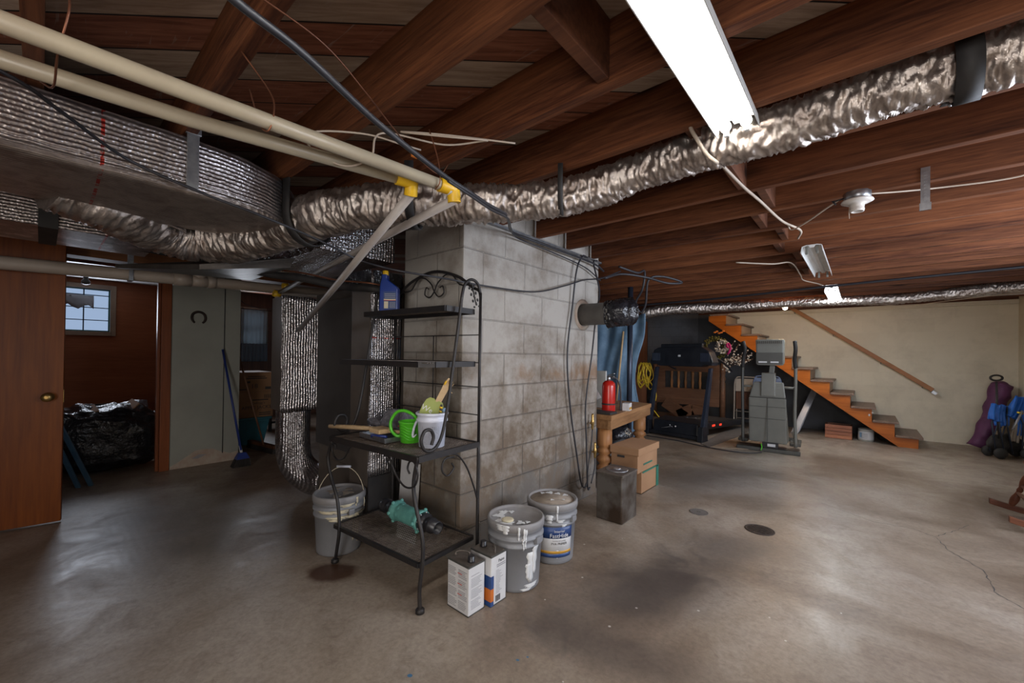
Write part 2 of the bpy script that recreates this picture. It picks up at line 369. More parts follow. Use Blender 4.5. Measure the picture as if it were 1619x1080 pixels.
emis('tube_lit', (1.0, .96, .90), TUBE_W); emis('tube_lit_far', (.88, .95, 1.0), TUBE_FAR); emis('bulb_lit', (1.0, .62, .30), BULB_W*10)

# ------------------------------------------------------------------ mesh helpers
class MB:
    def __init__(s): s.bm = bmesh.new(); s.mi = {}; s.mats = []
    def _m(s, m):
        if m is None: return 0
        if m not in s.mi: s.mi[m] = len(s.mats); s.mats.append(m)
        return s.mi[m]
    def box(s, x0, x1, y0, y1, z0, z1, rot=None, piv=None, m=None):
        vs = [s.bm.verts.new((x, y, z)) for x in (x0, x1) for y in (y0, y1) for z in (z0, z1)]
        for f in ((0, 1, 3, 2), (4, 6, 7, 5), (0, 4, 5, 1), (2, 3, 7, 6), (0, 2, 6, 4), (1, 5, 7, 3)):
            fc = s.bm.faces.new([vs[i] for i in f]); fc.material_index = s._m(m)
        if rot is not None:
            c = Vector(piv) if piv is not None else Vector(((x0+x1)/2, (y0+y1)/2, (z0+z1)/2))
            bmesh.ops.transform(s.bm, matrix=Matrix.Translation(c) @ rot.to_4x4() @ Matrix.Translation(-c), verts=vs)
        return s
    def hexa(s, pts, m=None):      # eight points: bottom four ccw, top four ccw
        vs = [s.bm.verts.new(p) for p in pts]
        for f in ((3, 2, 1, 0), (4, 5, 6, 7), (0, 1, 5, 4), (1, 2, 6, 5), (2, 3, 7, 6), (3, 0, 4, 7)):
            fc = s.bm.faces.new([vs[i] for i in f]); fc.material_index = s._m(m)
        return s
    def tube(s, pts, r, seg=8, closed=False, flat=None, m=None, caps=True):
        pts = [Vector(p) for p in pts]; n = len(pts); rings = []; prev = None; mi = s._m(m)
        for i, p in enumerate(pts):
            if closed: t = pts[(i+1) % n]-pts[i-1]
            else: t = pts[min(i+1, n-1)]-pts[max(i-1, 0)]
            if t.length < 1e-9: t = Vector((0, 0, 1))
            t.normalize()
            if prev is None:
                a = Vector((0, 0, 1)) if abs(t.z) < .9 else Vector((1, 0, 0)); u = t.cross(a).normalized()
            else:
                u = prev-t*prev.dot(t)
                u = u.normalized() if u.length > 1e-6 else t.cross(Vector((0, 0, 1))).normalized()
            prev = u; v = t.cross(u)
            rr = r[i] if isinstance(r, (list, tuple)) else r
            k2 = flat or 1
            rings.append([s.bm.verts.new(p+(u*math.cos(2*math.pi*j/seg)*k2+v*math.sin(2*math.pi*j/seg))*rr) for j in range(seg)])
        for i in range(n if closed else n-1):
            A = rings[i]; B = rings[(i+1) % n]
            for j in range(seg):
                f = s.bm.faces.new((A[j], A[(j+1) % seg], B[(j+1) % seg], B[j])); f.smooth = True; f.material_index = mi
        if not closed and caps:
            for R_, rev in ((rings[0], True), (rings[-1], False)):
                f = s.bm.faces.new(list(reversed(R_)) if rev else R_); f.material_index = mi
        return s
    def lathe(s, prof, c=(0, 0, 0), seg=32, axis=None, m=None, cap=True):   # prof [(r, h)]
        mi = s._m(m); c = Vector(c)
        ax = Vector(axis).normalized() if axis is not None else Vector((0, 0, 1))
        q = Vector((0, 0, 1)).rotation_difference(ax); rings = []
        for r, h in prof:
            rings.append([s.bm.verts.new(c+q @ Vector((max(r, 1e-4)*math.cos(2*math.pi*j/seg), max(r, 1e-4)*math.sin(2*math.pi*j/seg), h))) for j in range(seg)])
        for A, B in zip(rings, rings[1:]):
            for j in range(seg):
                f = s.bm.faces.new((A[j], A[(j+1) % seg], B[(j+1) % seg], B[j])); f.smooth = True; f.material_index = mi
        if cap:
            s.bm.faces.new(list(reversed(rings[0]))).material_index = mi; s.bm.faces.new(rings[-1]).material_index = mi
        return s
    def prism(s, poly, d0, d1, plane='xz', m=None):   # extrude polygon along the missing axis
        def P(a, b_, d): return {'xz': (a, d, b_), 'xy': (a, b_, d), 'yz': (d, a, b_)}[plane]
        mi = s._m(m)
        A = [s.bm.verts.new(P(a, b_, d0)) for a, b_ in poly]; B = [s.bm.verts.new(P(a, b_, d1)) for a, b_ in poly]
        n = len(poly)
        for i in range(n):
            s.bm.faces.new((A[i], A[(i+1) % n], B[(i+1) % n], B[i])).material_index = mi
        s.bm.faces.new(list(reversed(A))).material_index = mi; s.bm.faces.new(B).material_index = mi
        return s
    def sheet(s, grid, th=.004, m=None):     # grid of points -> thin solid sheet
        mi = s._m(m); R_ = len(grid); Cn = len(grid[0])
        top = [[s.bm.verts.new(p) for p in row] for row in grid]
        def nr(i, j):
            a = Vector(grid[min(i+1, R_-1)][j])-Vector(grid[max(i-1, 0)][j]); b_ = Vector(grid[i][min(j+1, Cn-1)])-Vector(grid[i][max(j-1, 0)])
            v = a.cross(b_); return v.normalized() if v.length > 1e-9 else Vector((0, 0, 1))
        bot = [[s.bm.verts.new(Vector(grid[i][j])-nr(i, j)*th) for j in range(Cn)] for i in range(R_)]
        for i in range(R_-1):
            for j in range(Cn-1):
                for G, rv in ((top, 0), (bot, 1)):
                    q = [G[i][j], G[i+1][j], G[i+1][j+1], G[i][j+1]]
                    f = s.bm.faces.new(q[::-1] if rv else q); f.smooth = True; f.material_index = mi
        bd = [(i, 0) for i in range(R_)]+[(R_-1, j) for j in range(1, Cn)]+[(i, Cn-1) for i in range(R_-2, -1, -1)]+[(0, j) for j in range(Cn-2, 0, -1)]
        for k in range(len(bd)):
            a = bd[k]; b_ = bd[(k+1) % len(bd)]
            s.bm.faces.new((top[a[0]][a[1]], bot[a[0]][a[1]], bot[b_[0]][b_[1]], top[b_[0]][b_[1]])).material_index = mi
        return s
    def ball(s, c, r, seg=12, sc=(1, 1, 1), m=None):
        mi = s._m(m)
        q = bmesh.ops.create_uvsphere(s.bm, u_segments=seg, v_segments=max(6, seg*2//3), radius=r)
        for v in q['verts']: v.co = Vector((v.co.x*sc[0], v.co.y*sc[1], v.co.z*sc[2]))+Vector(c)
        for f in {f for v in q['verts'] for f in v.link_faces}: f.smooth = True; f.material_index = mi
        return s
    def xf(s, M):
        bmesh.ops.transform(s.bm, matrix=M, verts=s.bm.verts[:]); return s
    def build(s, name, mat, parent=None, bevel=0, seg=2, world=False, smooth=False):
        if bevel:
            bmesh.ops.remove_doubles(s.bm, verts=s.bm.verts[:], dist=1e-6)
            es = [e for e in s.bm.edges if len(e.link_faces) == 2 and e.calc_face_angle(0) > .6]
            bmesh.ops.bevel(s.bm, geom=es, offset=bevel, segments=seg, profile=.6, affect='EDGES', clamp_overlap=True)
        bmesh.ops.recalc_face_normals(s.bm, faces=s.bm.faces[:])
        if world and parent is not None:
            r = parent
            while r.parent: r = r.parent
            M = (Matrix.Translation(r.location) @ r.rotation_euler.to_matrix().to_4x4()).inverted()
            bmesh.ops.transform(s.bm, matrix=M, verts=s.bm.verts[:])
        me = bpy.data.meshes.new(name); s.bm.to_mesh(me); s.bm.free()
        if s.mats and mat is None:
            for q in s.mats: me.materials.append(MAT[q])
        else: me.materials.append(MAT[mat])
        if smooth:
            for p in me.polygons: p.use_smooth = True
        o = bpy.data.objects.new(name, me); COL.objects.link(o)
        if parent is not None: o.parent = parent
        return o
def tag(o, label=None, cat=None, group=None, kind=None):
    for k, v in (('label', label), ('category', cat), ('group', group), ('kind', kind)):
        if v: o[k] = v
    return o
def thing(name, label, cat, loc=(0, 0, 0), rz=0, group=None):
    o = bpy.data.objects.new(name, None); COL.objects.link(o); o.location = loc; o.rotation_euler = (0, 0, rz)
    o.empty_display_size = .05
    return tag(o, label, cat, group)
def struct(o): o['kind'] = 'structure'; return o
def dup(root, loc, rz, label, group=None):
    r = root.copy(); COL.objects.link(r); r.location = loc; r.rotation_euler = (0, 0, rz); r['label'] = label
    if group: r['group'] = group
    for ch in list(root.children):
        c = ch.copy(); COL.objects.link(c); c.parent = r
        for g in ch.children:
            d = g.copy(); COL.objects.link(d); d.parent = c
    return r
def spline(pts, n=8):       # Catmull-Rom
    P = [Vector(p) for p in pts]; P = [P[0]*2-P[1]]+P+[P[-1]*2-P[-2]]; out = []
    for i in range(1, len(P)-2):
        for k in range(n):
            t = k/n; a, b_, c, d = P[i-1:i+3]
            out.append(.5*((2*b_)+(c-a)*t+(2*a-5*b_+4*c-d)*t*t+(3*b_-a-3*c+d)*t**3))
    out.append(P[-2]); return out
def text_mesh(s, size, mat, name, parent, M, depth=.0006, bend=None):
    """raised lettering; M places the xy text plane in the root's frame"""
    cu = bpy.data.curves.new(name, 'FONT'); cu.body = s; cu.size = size; cu.align_x = 'CENTER'; cu.align_y = 'CENTER'; cu.resolution_u = 2
    cu.extrude = depth
    to = bpy.data.objects.new(name+'_tmp', cu); COL.objects.link(to)
    dg = bpy.context.evaluated_depsgraph_get(); dg.update()
    me = bpy.data.meshes.new_from_object(to.evaluated_get(dg)); bpy.data.objects.remove(to); bpy.data.curves.remove(cu)
    if bend:
        for v in me.vertices:
            a = v.co.x/bend; r = bend+v.co.z
            v.co = Vector((r*math.sin(a), v.co.y, r*math.cos(a)-bend))
    me.transform(M); me.materials.clear(); me.materials.append(MAT[mat])
    o = bpy.data.objects.new(name, me); COL.objects.link(o); o.parent = parent
    return o
def frame(o, x, n):     # matrix with local X along x, local Z along n (text facing n)
    x = Vector(x).normalized(); n = Vector(n).normalized(); y = n.cross(x)
    M_ = Matrix.Identity(4)
    for i in range(3): M_[i][0] = x[i]; M_[i][1] = y[i]; M_[i][2] = n[i]; M_[i][3] = o[i]
    return M_
PI = math.pi
# ------------------------------------------------------------------ the shell
def sbox(name, mat, *a): return struct(MB().box(*a).build(name, mat))
sbox('floor', 'concrete_floor', -9, 1.9, -2.8, 9.2, -.1, 0)
sbox('ceiling', 'subfloor_boards', -9, 1.9, -2.8, 9.2, 2.3, 2.4)
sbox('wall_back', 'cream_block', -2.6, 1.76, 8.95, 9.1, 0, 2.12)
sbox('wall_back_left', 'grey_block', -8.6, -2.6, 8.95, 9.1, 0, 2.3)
sbox('wall_back_top', 'dark_joist_wood', -2.6, 1.76, 8.99, 9.1, 2.12, 2.3)
# right wall with an assumed window high up, added for the daylight
b = MB()
b.box(1.66, 1.78, -2.6, 2.2, 0, 2.3).box(1.66, 1.78, 4.4, 8.95, 0, 2.3).box(1.66, 1.78, 2.2, 4.4, 0, 1.3).box(1.66, 1.78, 2.2, 4.4, 1.95, 2.3)
struct(b.build('wall_right', 'cream_block_side'))
b = MB(); b.box(1.7, 1.74, 2.2, 4.4, 1.3, 1.34).box(1.7, 1.74, 2.2, 4.4, 1.91, 1.95)
for y in (2.2, 3.28, 4.36): b.box(1.7, 1.74, y, y+.04, 1.34, 1.91)
struct(b.build('window_assumed', 'window_frame_paint'))  # unseen window, assumed from the bluish light on the right
b = MB().box(-5.55, .1, -2.65, -2.5, 0, 2.3).box(1.7, 1.78, -2.65, -2.5, 0, 2.3).box(.1, 1.7, -2.65, -2.5, 2.05, 2.3)
struct(b.build('wall_front', 'cream_block'))
b = MB().box(.1, .2, -2.6, -2.55, 0, 2.05).box(1.6, 1.7, -2.6, -2.55, 0, 2.05).box(.2, 1.6, -2.6, -2.55, 1.95, 2.05).box(.86, .94, -2.6, -2.55, 0, 1.95)
struct(b.build('door_added', 'window_frame_paint'))  # unseen door frame, added to go with the rear fill light
# left wall: white panel with the horseshoe, opening to the closet, passage beyond
sbox('wall_left', 'white_paint', -5.55, -5.45, .88, 1.50, 0, 2.16)
sbox('wall_left_near', 'panel_wood', -5.55, -5.45, -2.5, .02, 0, 2.3)
sbox('wall_left_upper', 'dark_board', -5.55, -5.46, .02, .88, 2.09, 2.3)
sbox('wall_stub', 'panel_wood', -5.45, -4.50, -.86, -.78, 0, 2.1)
b = MB()
b.box(-5.56, -5.43, .80, .88, 0, 2.10).box(-5.53, -5.47, .775, .80, 0, 2.04)
b.box(-5.56, -5.43, .0, .80, 2.04, 2.10).box(-5.57, -5.42, -.02, .90, 2.10, 2.125).box(-5.56, -5.43, -.02, .02, 0, 2.04)
struct(b.build('trim_1', 'trim_wood', bevel=.004))
# closet beyond the door
b = MB(); y0, y1, z0, z1 = .13, .60, 1.46, 2.04
b.box(-7.6, -7.5, -.6, y0, 0, 2.14).box(-7.6, -7.5, y1, 1.2, 0, 2.14).box(-7.6, -7.5, y0, y1, 0, z0).box(-7.6, -7.5, y0, y1, z1, 2.14)
struct(b.build('wall_closet_rear', 'panel_wood'))
sbox('wall_closet_right', 'panel_wood', -7.5, -5.57, 1.2, 1.3, 0, 2.14)
sbox('wall_closet_left', 'panel_wood', -7.5, -5.56, -.7, -.6, 0, 2.14)
sbox('ceiling_closet', 'closet_ceiling', -7.5, -5.57, -.6, 1.2, 2.14, 2.2)
r = thing('window_1', None, None, (-7.5, (y0+y1)/2, z0)); struct(r)
b = MB()
for a in ((y0-.04, y0+.015, z0-.04, z1+.04), (y1-.015, y1+.04, z0-.04, z1+.04), (y0, y1, z0-.04, z0+.015), (y0, y1, z1-.015, z1+.04)):
    b.box(-7.52, -7.475, *a)
b.build('window_frame', 'window_frame_paint', r, bevel=.004, world=True)
b = MB()
for a in ((y0+.015, y0+.03, z0+.015, z1-.015), (y1-.03, y1-.015, z0+.015, z1-.015), (y0+.015, y1-.015, z0+.015, z0+.03), (y0+.015, y1-.015, z1-.03, z1-.015)):
    b.box(-7.55, -7.52, *a)
b.build('sash', 'green_frame', r, world=True)
b = MB(); ym = .345
b.box(-7.545, -7.525, ym-.006, ym+.006, z0+.03, z1-.03)
for k in (1, 2, 3): b.box(-7.545, -7.525, y0+.03, y1-.03, z0+(z1-z0)*k/3.6-.005, z0+(z1-z0)*k/3.6+.005)
b.build('glazing_bars', 'mullion', r, world=True)
MB().box(-7.538, -7.534, y0+.03, y1-.03, z0+.03, z1-.03).build('pane', 'window_glass', r, world=True)
# passage with a second window
b = MB(); y0, y1, z0, z1 = 2.36, 2.72, 1.15, 2.02
b.box(-8.6, -8.5, 1.3, y0, 0, 2.3).box(-8.6, -8.5, y1, 8.95, 0, 2.3).box(-8.6, -8.5, y0, y1, 0, z0).box(-8.6, -8.5, y0, y1, z1, 2.3)
struct(b.build('wall_passage', 'dark_board'))
sbox('wall_closet_end', 'dark_board', -8.6, -7.5, 1.2, 1.3, 0, 2.3)
r = thing('window_2', None, None, (-8.5, (y0+y1)/2, z0)); struct(r)
b = MB()
for a in ((y0-.04, y0+.02, z0-.03, z1+.03), (y1-.02, y1+.04, z0-.03, z1+.03), (y0, y1, z0-.03, z0+.02), (y0, y1, z1-.02, z1+.03), (y0, y1, (z0+z1)/2+.05, (z0+z1)/2+.08)):
    b.box(-8.52, -8.48, *a)
b.build('window_frame', 'window_frame_paint', r, world=True)
MB().box(-8.545, -8.54, y0, y1, z0, z1).build('pane', 'window_glass', r, world=True)
# peeling patch and crack on the white wall
r = thing('peeling_plaster', 'bare pinkish plaster patch low on the white wall, with a grey scar', 'plaster patch', (-5.449, 1.15, 0))
poly = [(.885, .0), (1.495, .0), (1.495, .10), (1.42, .085), (1.33, .12), (1.26, .16), (1.17, .17), (1.10, .165), (1.02, .11), (.95, .06), (.885, .03)]
MB().prism(poly, -5.451, -5.4475, 'yz').build('bare_patch', 'peeled_plaster', r, world=True)
MB().prism([(1.07, .085), (1.13, .12), (1.20, .11), (1.16, .09), (1.12, .075)], -5.4475, -5.446, 'yz').build('grey_scar', 'print_grey', r, world=True)
r = MB().tube([(-5.442, 1.345, z) for z in (.1, .5, .9, 1.3, 1.7, 2.1)], .004, 5).build('wall_wire', 'cable_black')
tag(r, 'thin dark wire running straight down the white wall by the blue broom', 'wire')

# ------------------------------------------------------------------ chimney
b = MB(); px0, px1, py0, py1 = -2.44, -1.83, 1.66, 3.32
b.box(px0, px1, py0, py1, 0, 2.3)
ch = b.build('chimney', 'pillar_block', bevel=.012)
tag(ch, 'whitewashed concrete block chimney, stained brown, in the middle of the room', 'chimney')
# rough protruding block at the foot of the front corner
b = MB(); bm = b.bm
n = 10
b.box(px1-.24, px1+.02, py0-.018, py0+.16, .0, .20)
bmesh.ops.subdivide_edges(bm, edges=bm.edges[:], cuts=6, use_grid_fill=True)
for v in bm.verts: v.co += Vector([mnoise.noise(v.co*18+Vector((k*7, 0, 0)))*.012 for k in range(3)])
b.build('rough_footing', 'pillar_block', ch)
sbox('trim_2', 'galvanised', -1.83, -1.80, 1.66, 3.32, 2.085, 2.10)

# ------------------------------------------------------------------ joists
words = ['behind the camera overhead', 'in the top left corner above the ivory pipes', 'second from the left corner, dark face lit by the tube', 'third, crossing above the bends of the foil duct',
         'fourth, passing above the near end of the long lit tube', 'fifth, above the crinkled foil duct run', 'sixth, just beyond the crinkled foil duct',
         'seventh from the camera', 'eighth, carrying the bare porcelain lampholder', 'ninth, in front of the unlit fixture', 'tenth, at the near end of the unlit fixture',
         'eleventh, over the middle of the unlit fixture', 'twelfth, at the far end of the unlit fixture', 'thirteenth, with a black pipe below it']
JY = [.391+.397*k for k in range(-1, 21)]
for i, yf in enumerate(JY):
    xl = -5.42
    if 1.62 < yf < 3.36: xl = -1.80
    if yf > 3.3: xl = -4.8
    b = MB().box(xl, 1.655, yf-.042, yf, 2.1, 2.3)
    o = b.build('ceiling_joist', 'joist_wood', bevel=.003)
    if i == 0: lab = 'reddish ceiling joist passing over the top left corner of the picture'
    elif i < 14: lab = 'rough brown ceiling joist, '+words[i]
    else: lab = 'thin far ceiling joist, '+['fourteenth', 'fifteenth, just before the far lit light', 'sixteenth, over the near end of the far lit light', 'seventeenth, behind the thin far duct', 'eighteenth, above the far end of the lit light', 'nineteenth, two before the white strip', 'next to last before the cream wall', 'last, nearest the cream wall', 'over the wall'][i-14]
    tag(o, lab, 'joist', 'floor joists overhead')
# staggered blocking between joists
blk = [(4, -.50), (5, -.47), (6, -.40), (7, -.50), (8, -.43), (9, -.50), (10, -.42), (11, -.5), (12, -.43), (2, -.62)]
bl_lab = ['beside the lit tube with a round knot', 'right under the crinkled foil duct', 'beyond the duct, left of the white cable', 'below the duct and right of the white cable',
          'left of the cable, fourth in the row', 'left of the unlit fixture, fifth in the row', 'beside the near end of the unlit fixture', 'beside the middle of the unlit fixture',
          'past the far end of the unlit fixture', 'up high, left of the lit tube']
for (k, x), lb in zip(blk, bl_lab):
    y = JY[k]
    o = MB().box(x-.02, x+.02, y+.001, y+.354, 2.11, 2.298).build('joist_blocking', 'dark_joist_wood', bevel=.003)
    tag(o, 'short block of wood nailed between joists, '+lb, 'blocking', 'blocking between joists')
tag(MB().box(-4.80, -4.62, -2.4, 4.5, 1.975, 2.098).build('girder', 'girder_wood', bevel=.004), 'brown girder crossing under the joists above the wooden door', 'girder')
o = MB().box(-2.4, 1.655, 7.72, 7.76, 2.06, 2.098).build('trim_3', 'vinyl_white'); struct(o)
o = MB().box(-2.3, 1.655, 8.90, 8.95, 2.06, 2.12).build('trim_4', 'cream_block'); struct(o)

# crack in the slab
def ribbon(pts, w_, z=.0006):
    b_ = MB(); P = []
    for a, c in zip(pts, pts[1:]):
        for k in range(10):
            t = k/10; P.append((a[0]+(c[0]-a[0])*t+rnd.uniform(-.006, .006), a[1]+(c[1]-a[1])*t+rnd.uniform(-.006, .006)))
    P.append(pts[-1]); L_ = []; R_ = []
    for i, p in enumerate(P):
        q = P[min(i+1, len(P)-1)]; o_ = P[max(i-1, 0)]; d = Vector((q[0]-o_[0], q[1]-o_[1], 0)).normalized(); n_ = Vector((-d.y, d.x, 0))
        ww = w_*rnd.uniform(.3, 1)
        L_.append(b_.bm.verts.new((p[0]+n_.x*ww, p[1]+n_.y*ww, z))); R_.append(b_.bm.verts.new((p[0]-n_.x*ww, p[1]-n_.y*ww, z)))
    for i in range(len(P)-1): b_.bm.faces.new((L_[i], L_[i+1], R_[i+1], R_[i]))
    return b_
o = ribbon([(-.26, 4.44), (.07, 4.2), (.28, 4.24), (.4, 4.14), (.44, 3.92), (.56, 3.67), (.55, 3.39), (.63, 3.26), (.75, 3.1)], .003).build('floor_crack', 'print_dark')
tag(o, 'long thin crack wandering across the concrete floor at right', 'crack')
o = ribbon([(.4, 4.16), (.52, 4.39), (.62, 4.62)], .0025).build('floor_crack', 'print_dark')
tag(o, 'short crack branching off the long floor crack towards the rocking chair', 'crack')
for (x, y, r_, nm, lb) in ((-.556, 3.424, .085, 'floor_drain', 'round rusty iron floor drain grate in the concrete'), (-.988, 3.475, .062, 'cleanout_cover', 'small round cleanout cover flush in the floor, left of the drain')):
    t = thing(nm, lb, 'drain', (x, y, 0))
    MB().lathe([(r_*1.12, .0), (r_*1.12, .004), (r_, .004), (r_, .002)], seg=32).build('rim', 'drain_iron' if r_ > .07 else 'mat_grey', t)
    b = MB().lathe([(r_*.98, .001), (r_*.98, .0035)], seg=32)
    if r_ > .07:
        for k in range(-3, 4): b.box(-math.sqrt(max(0, r_**2*.8-(k*.02)**2)), math.sqrt(max(0, r_**2*.8-(k*.02)**2)), k*.02-.004, k*.02+.004, .0035, .007)
    else: b.box(-.015, .015, -.004, .004, .0035, .008)
    b.build('grate' if r_ > .07 else 'cover', 'drain_iron' if r_ > .07 else 'mat_grey', t)

# ------------------------------------------------------------------ lights of the room
def fixture(y0, y1, x, lit, label, endcaps=True):
    t = thing('fluorescent_fixture', label, 'light fixture', (x, (y0+y1)/2, 2.1), 0, 'twin tube shop lights'); L_ = (y1-y0)/2
    b = MB(); b.prism([(-.068, -.054), (-.065, -.054), (-.058, -.012), (-.03, -.004), (.03, -.004), (.058, -.012), (.065, -.054), (.068, -.054), (.061, -.008), (.034, 0), (-.034, 0), (-.061, -.008)], -L_, L_, 'xz')
    b.prism([(-.012, -.02), (.012, -.02), (.02, -.004), (-.02, -.004)], -L_, L_, 'xz'); b.build('housing', 'fixture_white', t)
    for e in (-1, 1):
        for sx in (-.032, .032):
            if lit is None or True: MB().box(sx-.008, sx+.008, e*(L_-.02)-.008, e*(L_-.02)+.008, -.066, -.012).build('socket', 'gym_grey' if lit is None else 'fixture_white', t, bevel=.003)
    if lit:
        for sx in (-.032, .032):
            MB().tube([(sx, -L_+.03, -.038), (sx, L_-.03, -.038)], .0175, 14).build('tube', lit, t)
    return t
fixture(.34, 1.60, -.338, 'tube_lit', 'large lit twin tube fluorescent light close overhead')
fixture(3.74, 4.94, -.29, None, 'empty fluorescent fixture with no tubes, hanging in the middle of the ceiling')
fixture(6.05, 7.35, -.278, 'tube_lit_far', 'small far lit fluorescent light in front of the stair wall')
t = thing('bulb_socket_light', 'bare glowing warm bulb in a ceiling socket above the stairs', 'light bulb', (-.87, 7.2, 2.10))
MB().box(-.05, .05, -.05, .05, -.03, -.002).lathe([(.045, -.03), (.03, -.05), (.022, -.06)], seg=20).build('socket', 'galvanised', t)
MB().lathe([(.014, -.06), (.02, -.07), (.03, -.09), (.03, -.11), (.018, -.128), (.002, -.132)], seg=20).build('bulb', 'bulb_lit', t)
t = thing('lampholder', 'white porcelain pull-chain lampholder without a bulb, on a metal box', 'lampholder', (-.024, 2.70, 2.10))
MB().lathe([(.05, 0), (.055, -.002), (.055, -.04), (.05, -.042)], seg=8).build('junction_box', 'galvanised', t)
MB().lathe([(.062, -.042), (.066, -.05), (.05, -.058), (.03, -.062), (.028, -.085), (.03, -.088), (.028, -.10), (.02, -.10), (.02, -.08)], seg=28).build('holder', 'porcelain', t)
MB().tube([(-.03, 0, -.055), (-.032, 0, -.1), (-.03, 0, -.13)], .0015, 5).build('pull_chain', 'cable_white', t)
MB().tube([(-.05, 0, -.02), (-.09, -.01, -.03), (-.10, .01, -.02), (-.085, .0, -.045)], .004, 6).build('wire_stub', 'cable_black', t)
t = thing('plastic_light_glow', None, None) if False else None
# ------------------------------------------------------------------ ducts overhead
t = thing('trunk_duct', 'large rectangular foil-wrapped trunk duct with red printed line, top left', 'duct', (-2.3, -.6, 1.99))
def skin(prof_fn, n, rows, name, mat, parent):
    b_ = MB(); R_ = [[b_.bm.verts.new(prof_fn(i/(n-1), j)) for j in range(rows)] for i in range(n)]
    for i in range(n-1):
        for j in range(rows):
            b_.bm.faces.new((R_[i][j], R_[i][(j+1) % rows], R_[i+1][(j+1) % rows], R_[i+1][j]))
    b_.bm.faces.new(R_[0][::-1]); b_.bm.faces.new(R_[-1])
    return b_
# outer (right) edge sweeps round to the left at the far end
outer = spline([(-2.02, -2.3, 0), (-2.02, -.6, 0), (-2.02, .2, 0), (-2.025, .42, 0), (-2.06, .58, 0), (-2.14, .72, 0), (-2.28, .84, 0), (-2.5, .93, 0)], 8)
inner = spline([(-2.64, -2.3, 0), (-2.64, -.6, 0), (-2.64, .0, 0), (-2.65, .16, 0), (-2.66, .26, 0), (-2.68, .34, 0), (-2.72, .42, 0), (-2.8, .5, 0)], 8)
nn = len(outer)
side = MB(); und = MB()
def wob(p, a=.006): return Vector(p)+Vector([mnoise.noise(Vector(p)*7+Vector((k*9, 0, 0)))*a for k in range(3)])
G = []
for i in range(nn):
    zt = 2.085; zb = 1.893+.03*max(0, (i/(nn-1)-.75)*4); o_, q = outer[i], inner[i]
    G.append([wob((o_.x, o_.y, zt+(zb-zt)*k/6)) for k in range(7)])
side.sheet(G, .012)
side.build('side_panel', 'trunk_foil', t, world=True)
G2 = []
for i in range(nn):
    zb = 1.893+.03*max(0, (i/(nn-1)-.75)*4)
    G2.append([wob((outer[i].x+(inner[i].x-outer[i].x)*k/10, outer[i].y+(inner[i].y-outer[i].y)*k/10, zb-.012*math.sin(PI*k/10))) for k in range(11)])
und.sheet(G2, .012); und.build('bottom_panel', 'trunk_foil_under', t, world=True)
b = MB(); G3 = [[(inner[i].x, inner[i].y, 2.085-(2.085-1.89)*k/3) for k in range(4)] for i in range(nn)]; b.sheet(G3, .012); b.build('rear_panel', 'trunk_foil', t, world=True)
b = MB(); b.sheet([[(outer[i].x*(1-k)+inner[i].x*k, outer[i].y*(1-k)+inner[i].y*k, 2.085) for k in (0, .5, 1)] for i in range(nn)], .01); b.build('top_panel', 'dull_foil', t, world=True)
tag(MB().box(-2.008, -1.998, .36, .40, 1.885, 2.12).box(-2.01, -1.992, .355, .405, 2.098, 2.13).build('duct_strap', 'galvanised', bevel=.003), 'flat galvanised metal strap screwed across the foil trunk duct', 'strap')
t = thing('branch_duct', 'darker foil duct at the far left behind the trunk duct', 'duct', (-3.4, -.5, 1.96))
MB().box(-3.7, -3.2, -2.3, .45, 1.88, 2.04).build('duct_body', 'trunk_foil', t, world=True)
MB().box(-3.71, -3.19, -.02, .05, 1.872, 2.05).build('black_band', 'matt_black', t, world=True)
t = thing('supply_duct', 'foil-covered duct box joining the chimney top behind the flexible duct', 'duct', (-2.9, 1.4, 1.9))
MB().box(-3.6, -2.50, 1.10, 1.62, 1.88, 2.09).build('duct_body', 'bubble_foil', t, world=True, bevel=.01)
MB().hexa([(-3.6, .30, 1.765), (-2.95, .60, 1.725), (-2.85, 1.06, 1.80), (-3.6, 1.06, 1.80), (-3.6, .30, 1.79), (-2.95, .60, 1.755), (-2.85, 1.09, 1.87), (-3.6, 1.09, 1.87)]).build('transition', 'dull_foil', t, world=True)

def flex(name, label, pts, rad, mat='crinkle_foil', amp=.016, group=None, sags=None):
    P = spline(pts, 24); L_ = [0]
    for a, c in zip(P, P[1:]): L_.append(L_[-1]+(c-a).length)
    tot = L_[-1]; n_ = int(tot/.006); Q = []
    j = 0
    for k in range(n_+1):
        s_ = tot*k/n_
        while j < len(L_)-2 and L_[j+1] < s_: j += 1
        f = (s_-L_[j])/max(1e-9, L_[j+1]-L_[j]); Q.append(P[j].lerp(P[j+1], f))
    b_ = MB(); seg = 48; b_.tube(Q, .1, seg)
    bm = b_.bm; bm.verts.ensure_lookup_table()
    for i, q in enumerate(Q):
        s_ = tot*i/n_; rr = rad(s_/tot) if callable(rad) else rad
        puff = 1+.035*math.sin(s_*9)+.02*math.sin(s_*23)
        for k in range(seg):
            v = bm.verts[i*seg+k]; d = (v.co-q); d.normalize(); a = 2*PI*k/seg
            # creases run round the duct, short and slanting
            w1 = mnoise.noise(Vector((s_*42+.8*math.sin(a*2), math.cos(a)*1.5, math.sin(a)*1.5)))
            w2 = mnoise.noise(Vector((s_*85, math.cos(a)*2.2, math.sin(a)*2.2+5)))
            w3 = mnoise.noise(Vector((s_*6, math.cos(a)*2+9, math.sin(a)*2)))
            h = (1-abs(w1)*2.6)*amp*.75+(1-abs(w2)*2.4)*amp*.4+w3*amp*.6
            v.co = q+d*(rr*puff+h-amp*.4)
    t_ = thing(name, label, 'duct', tuple(Q[n_//2]), 0, group)
    b_.build('foil_sleeve', mat, t_, world=True); return t_
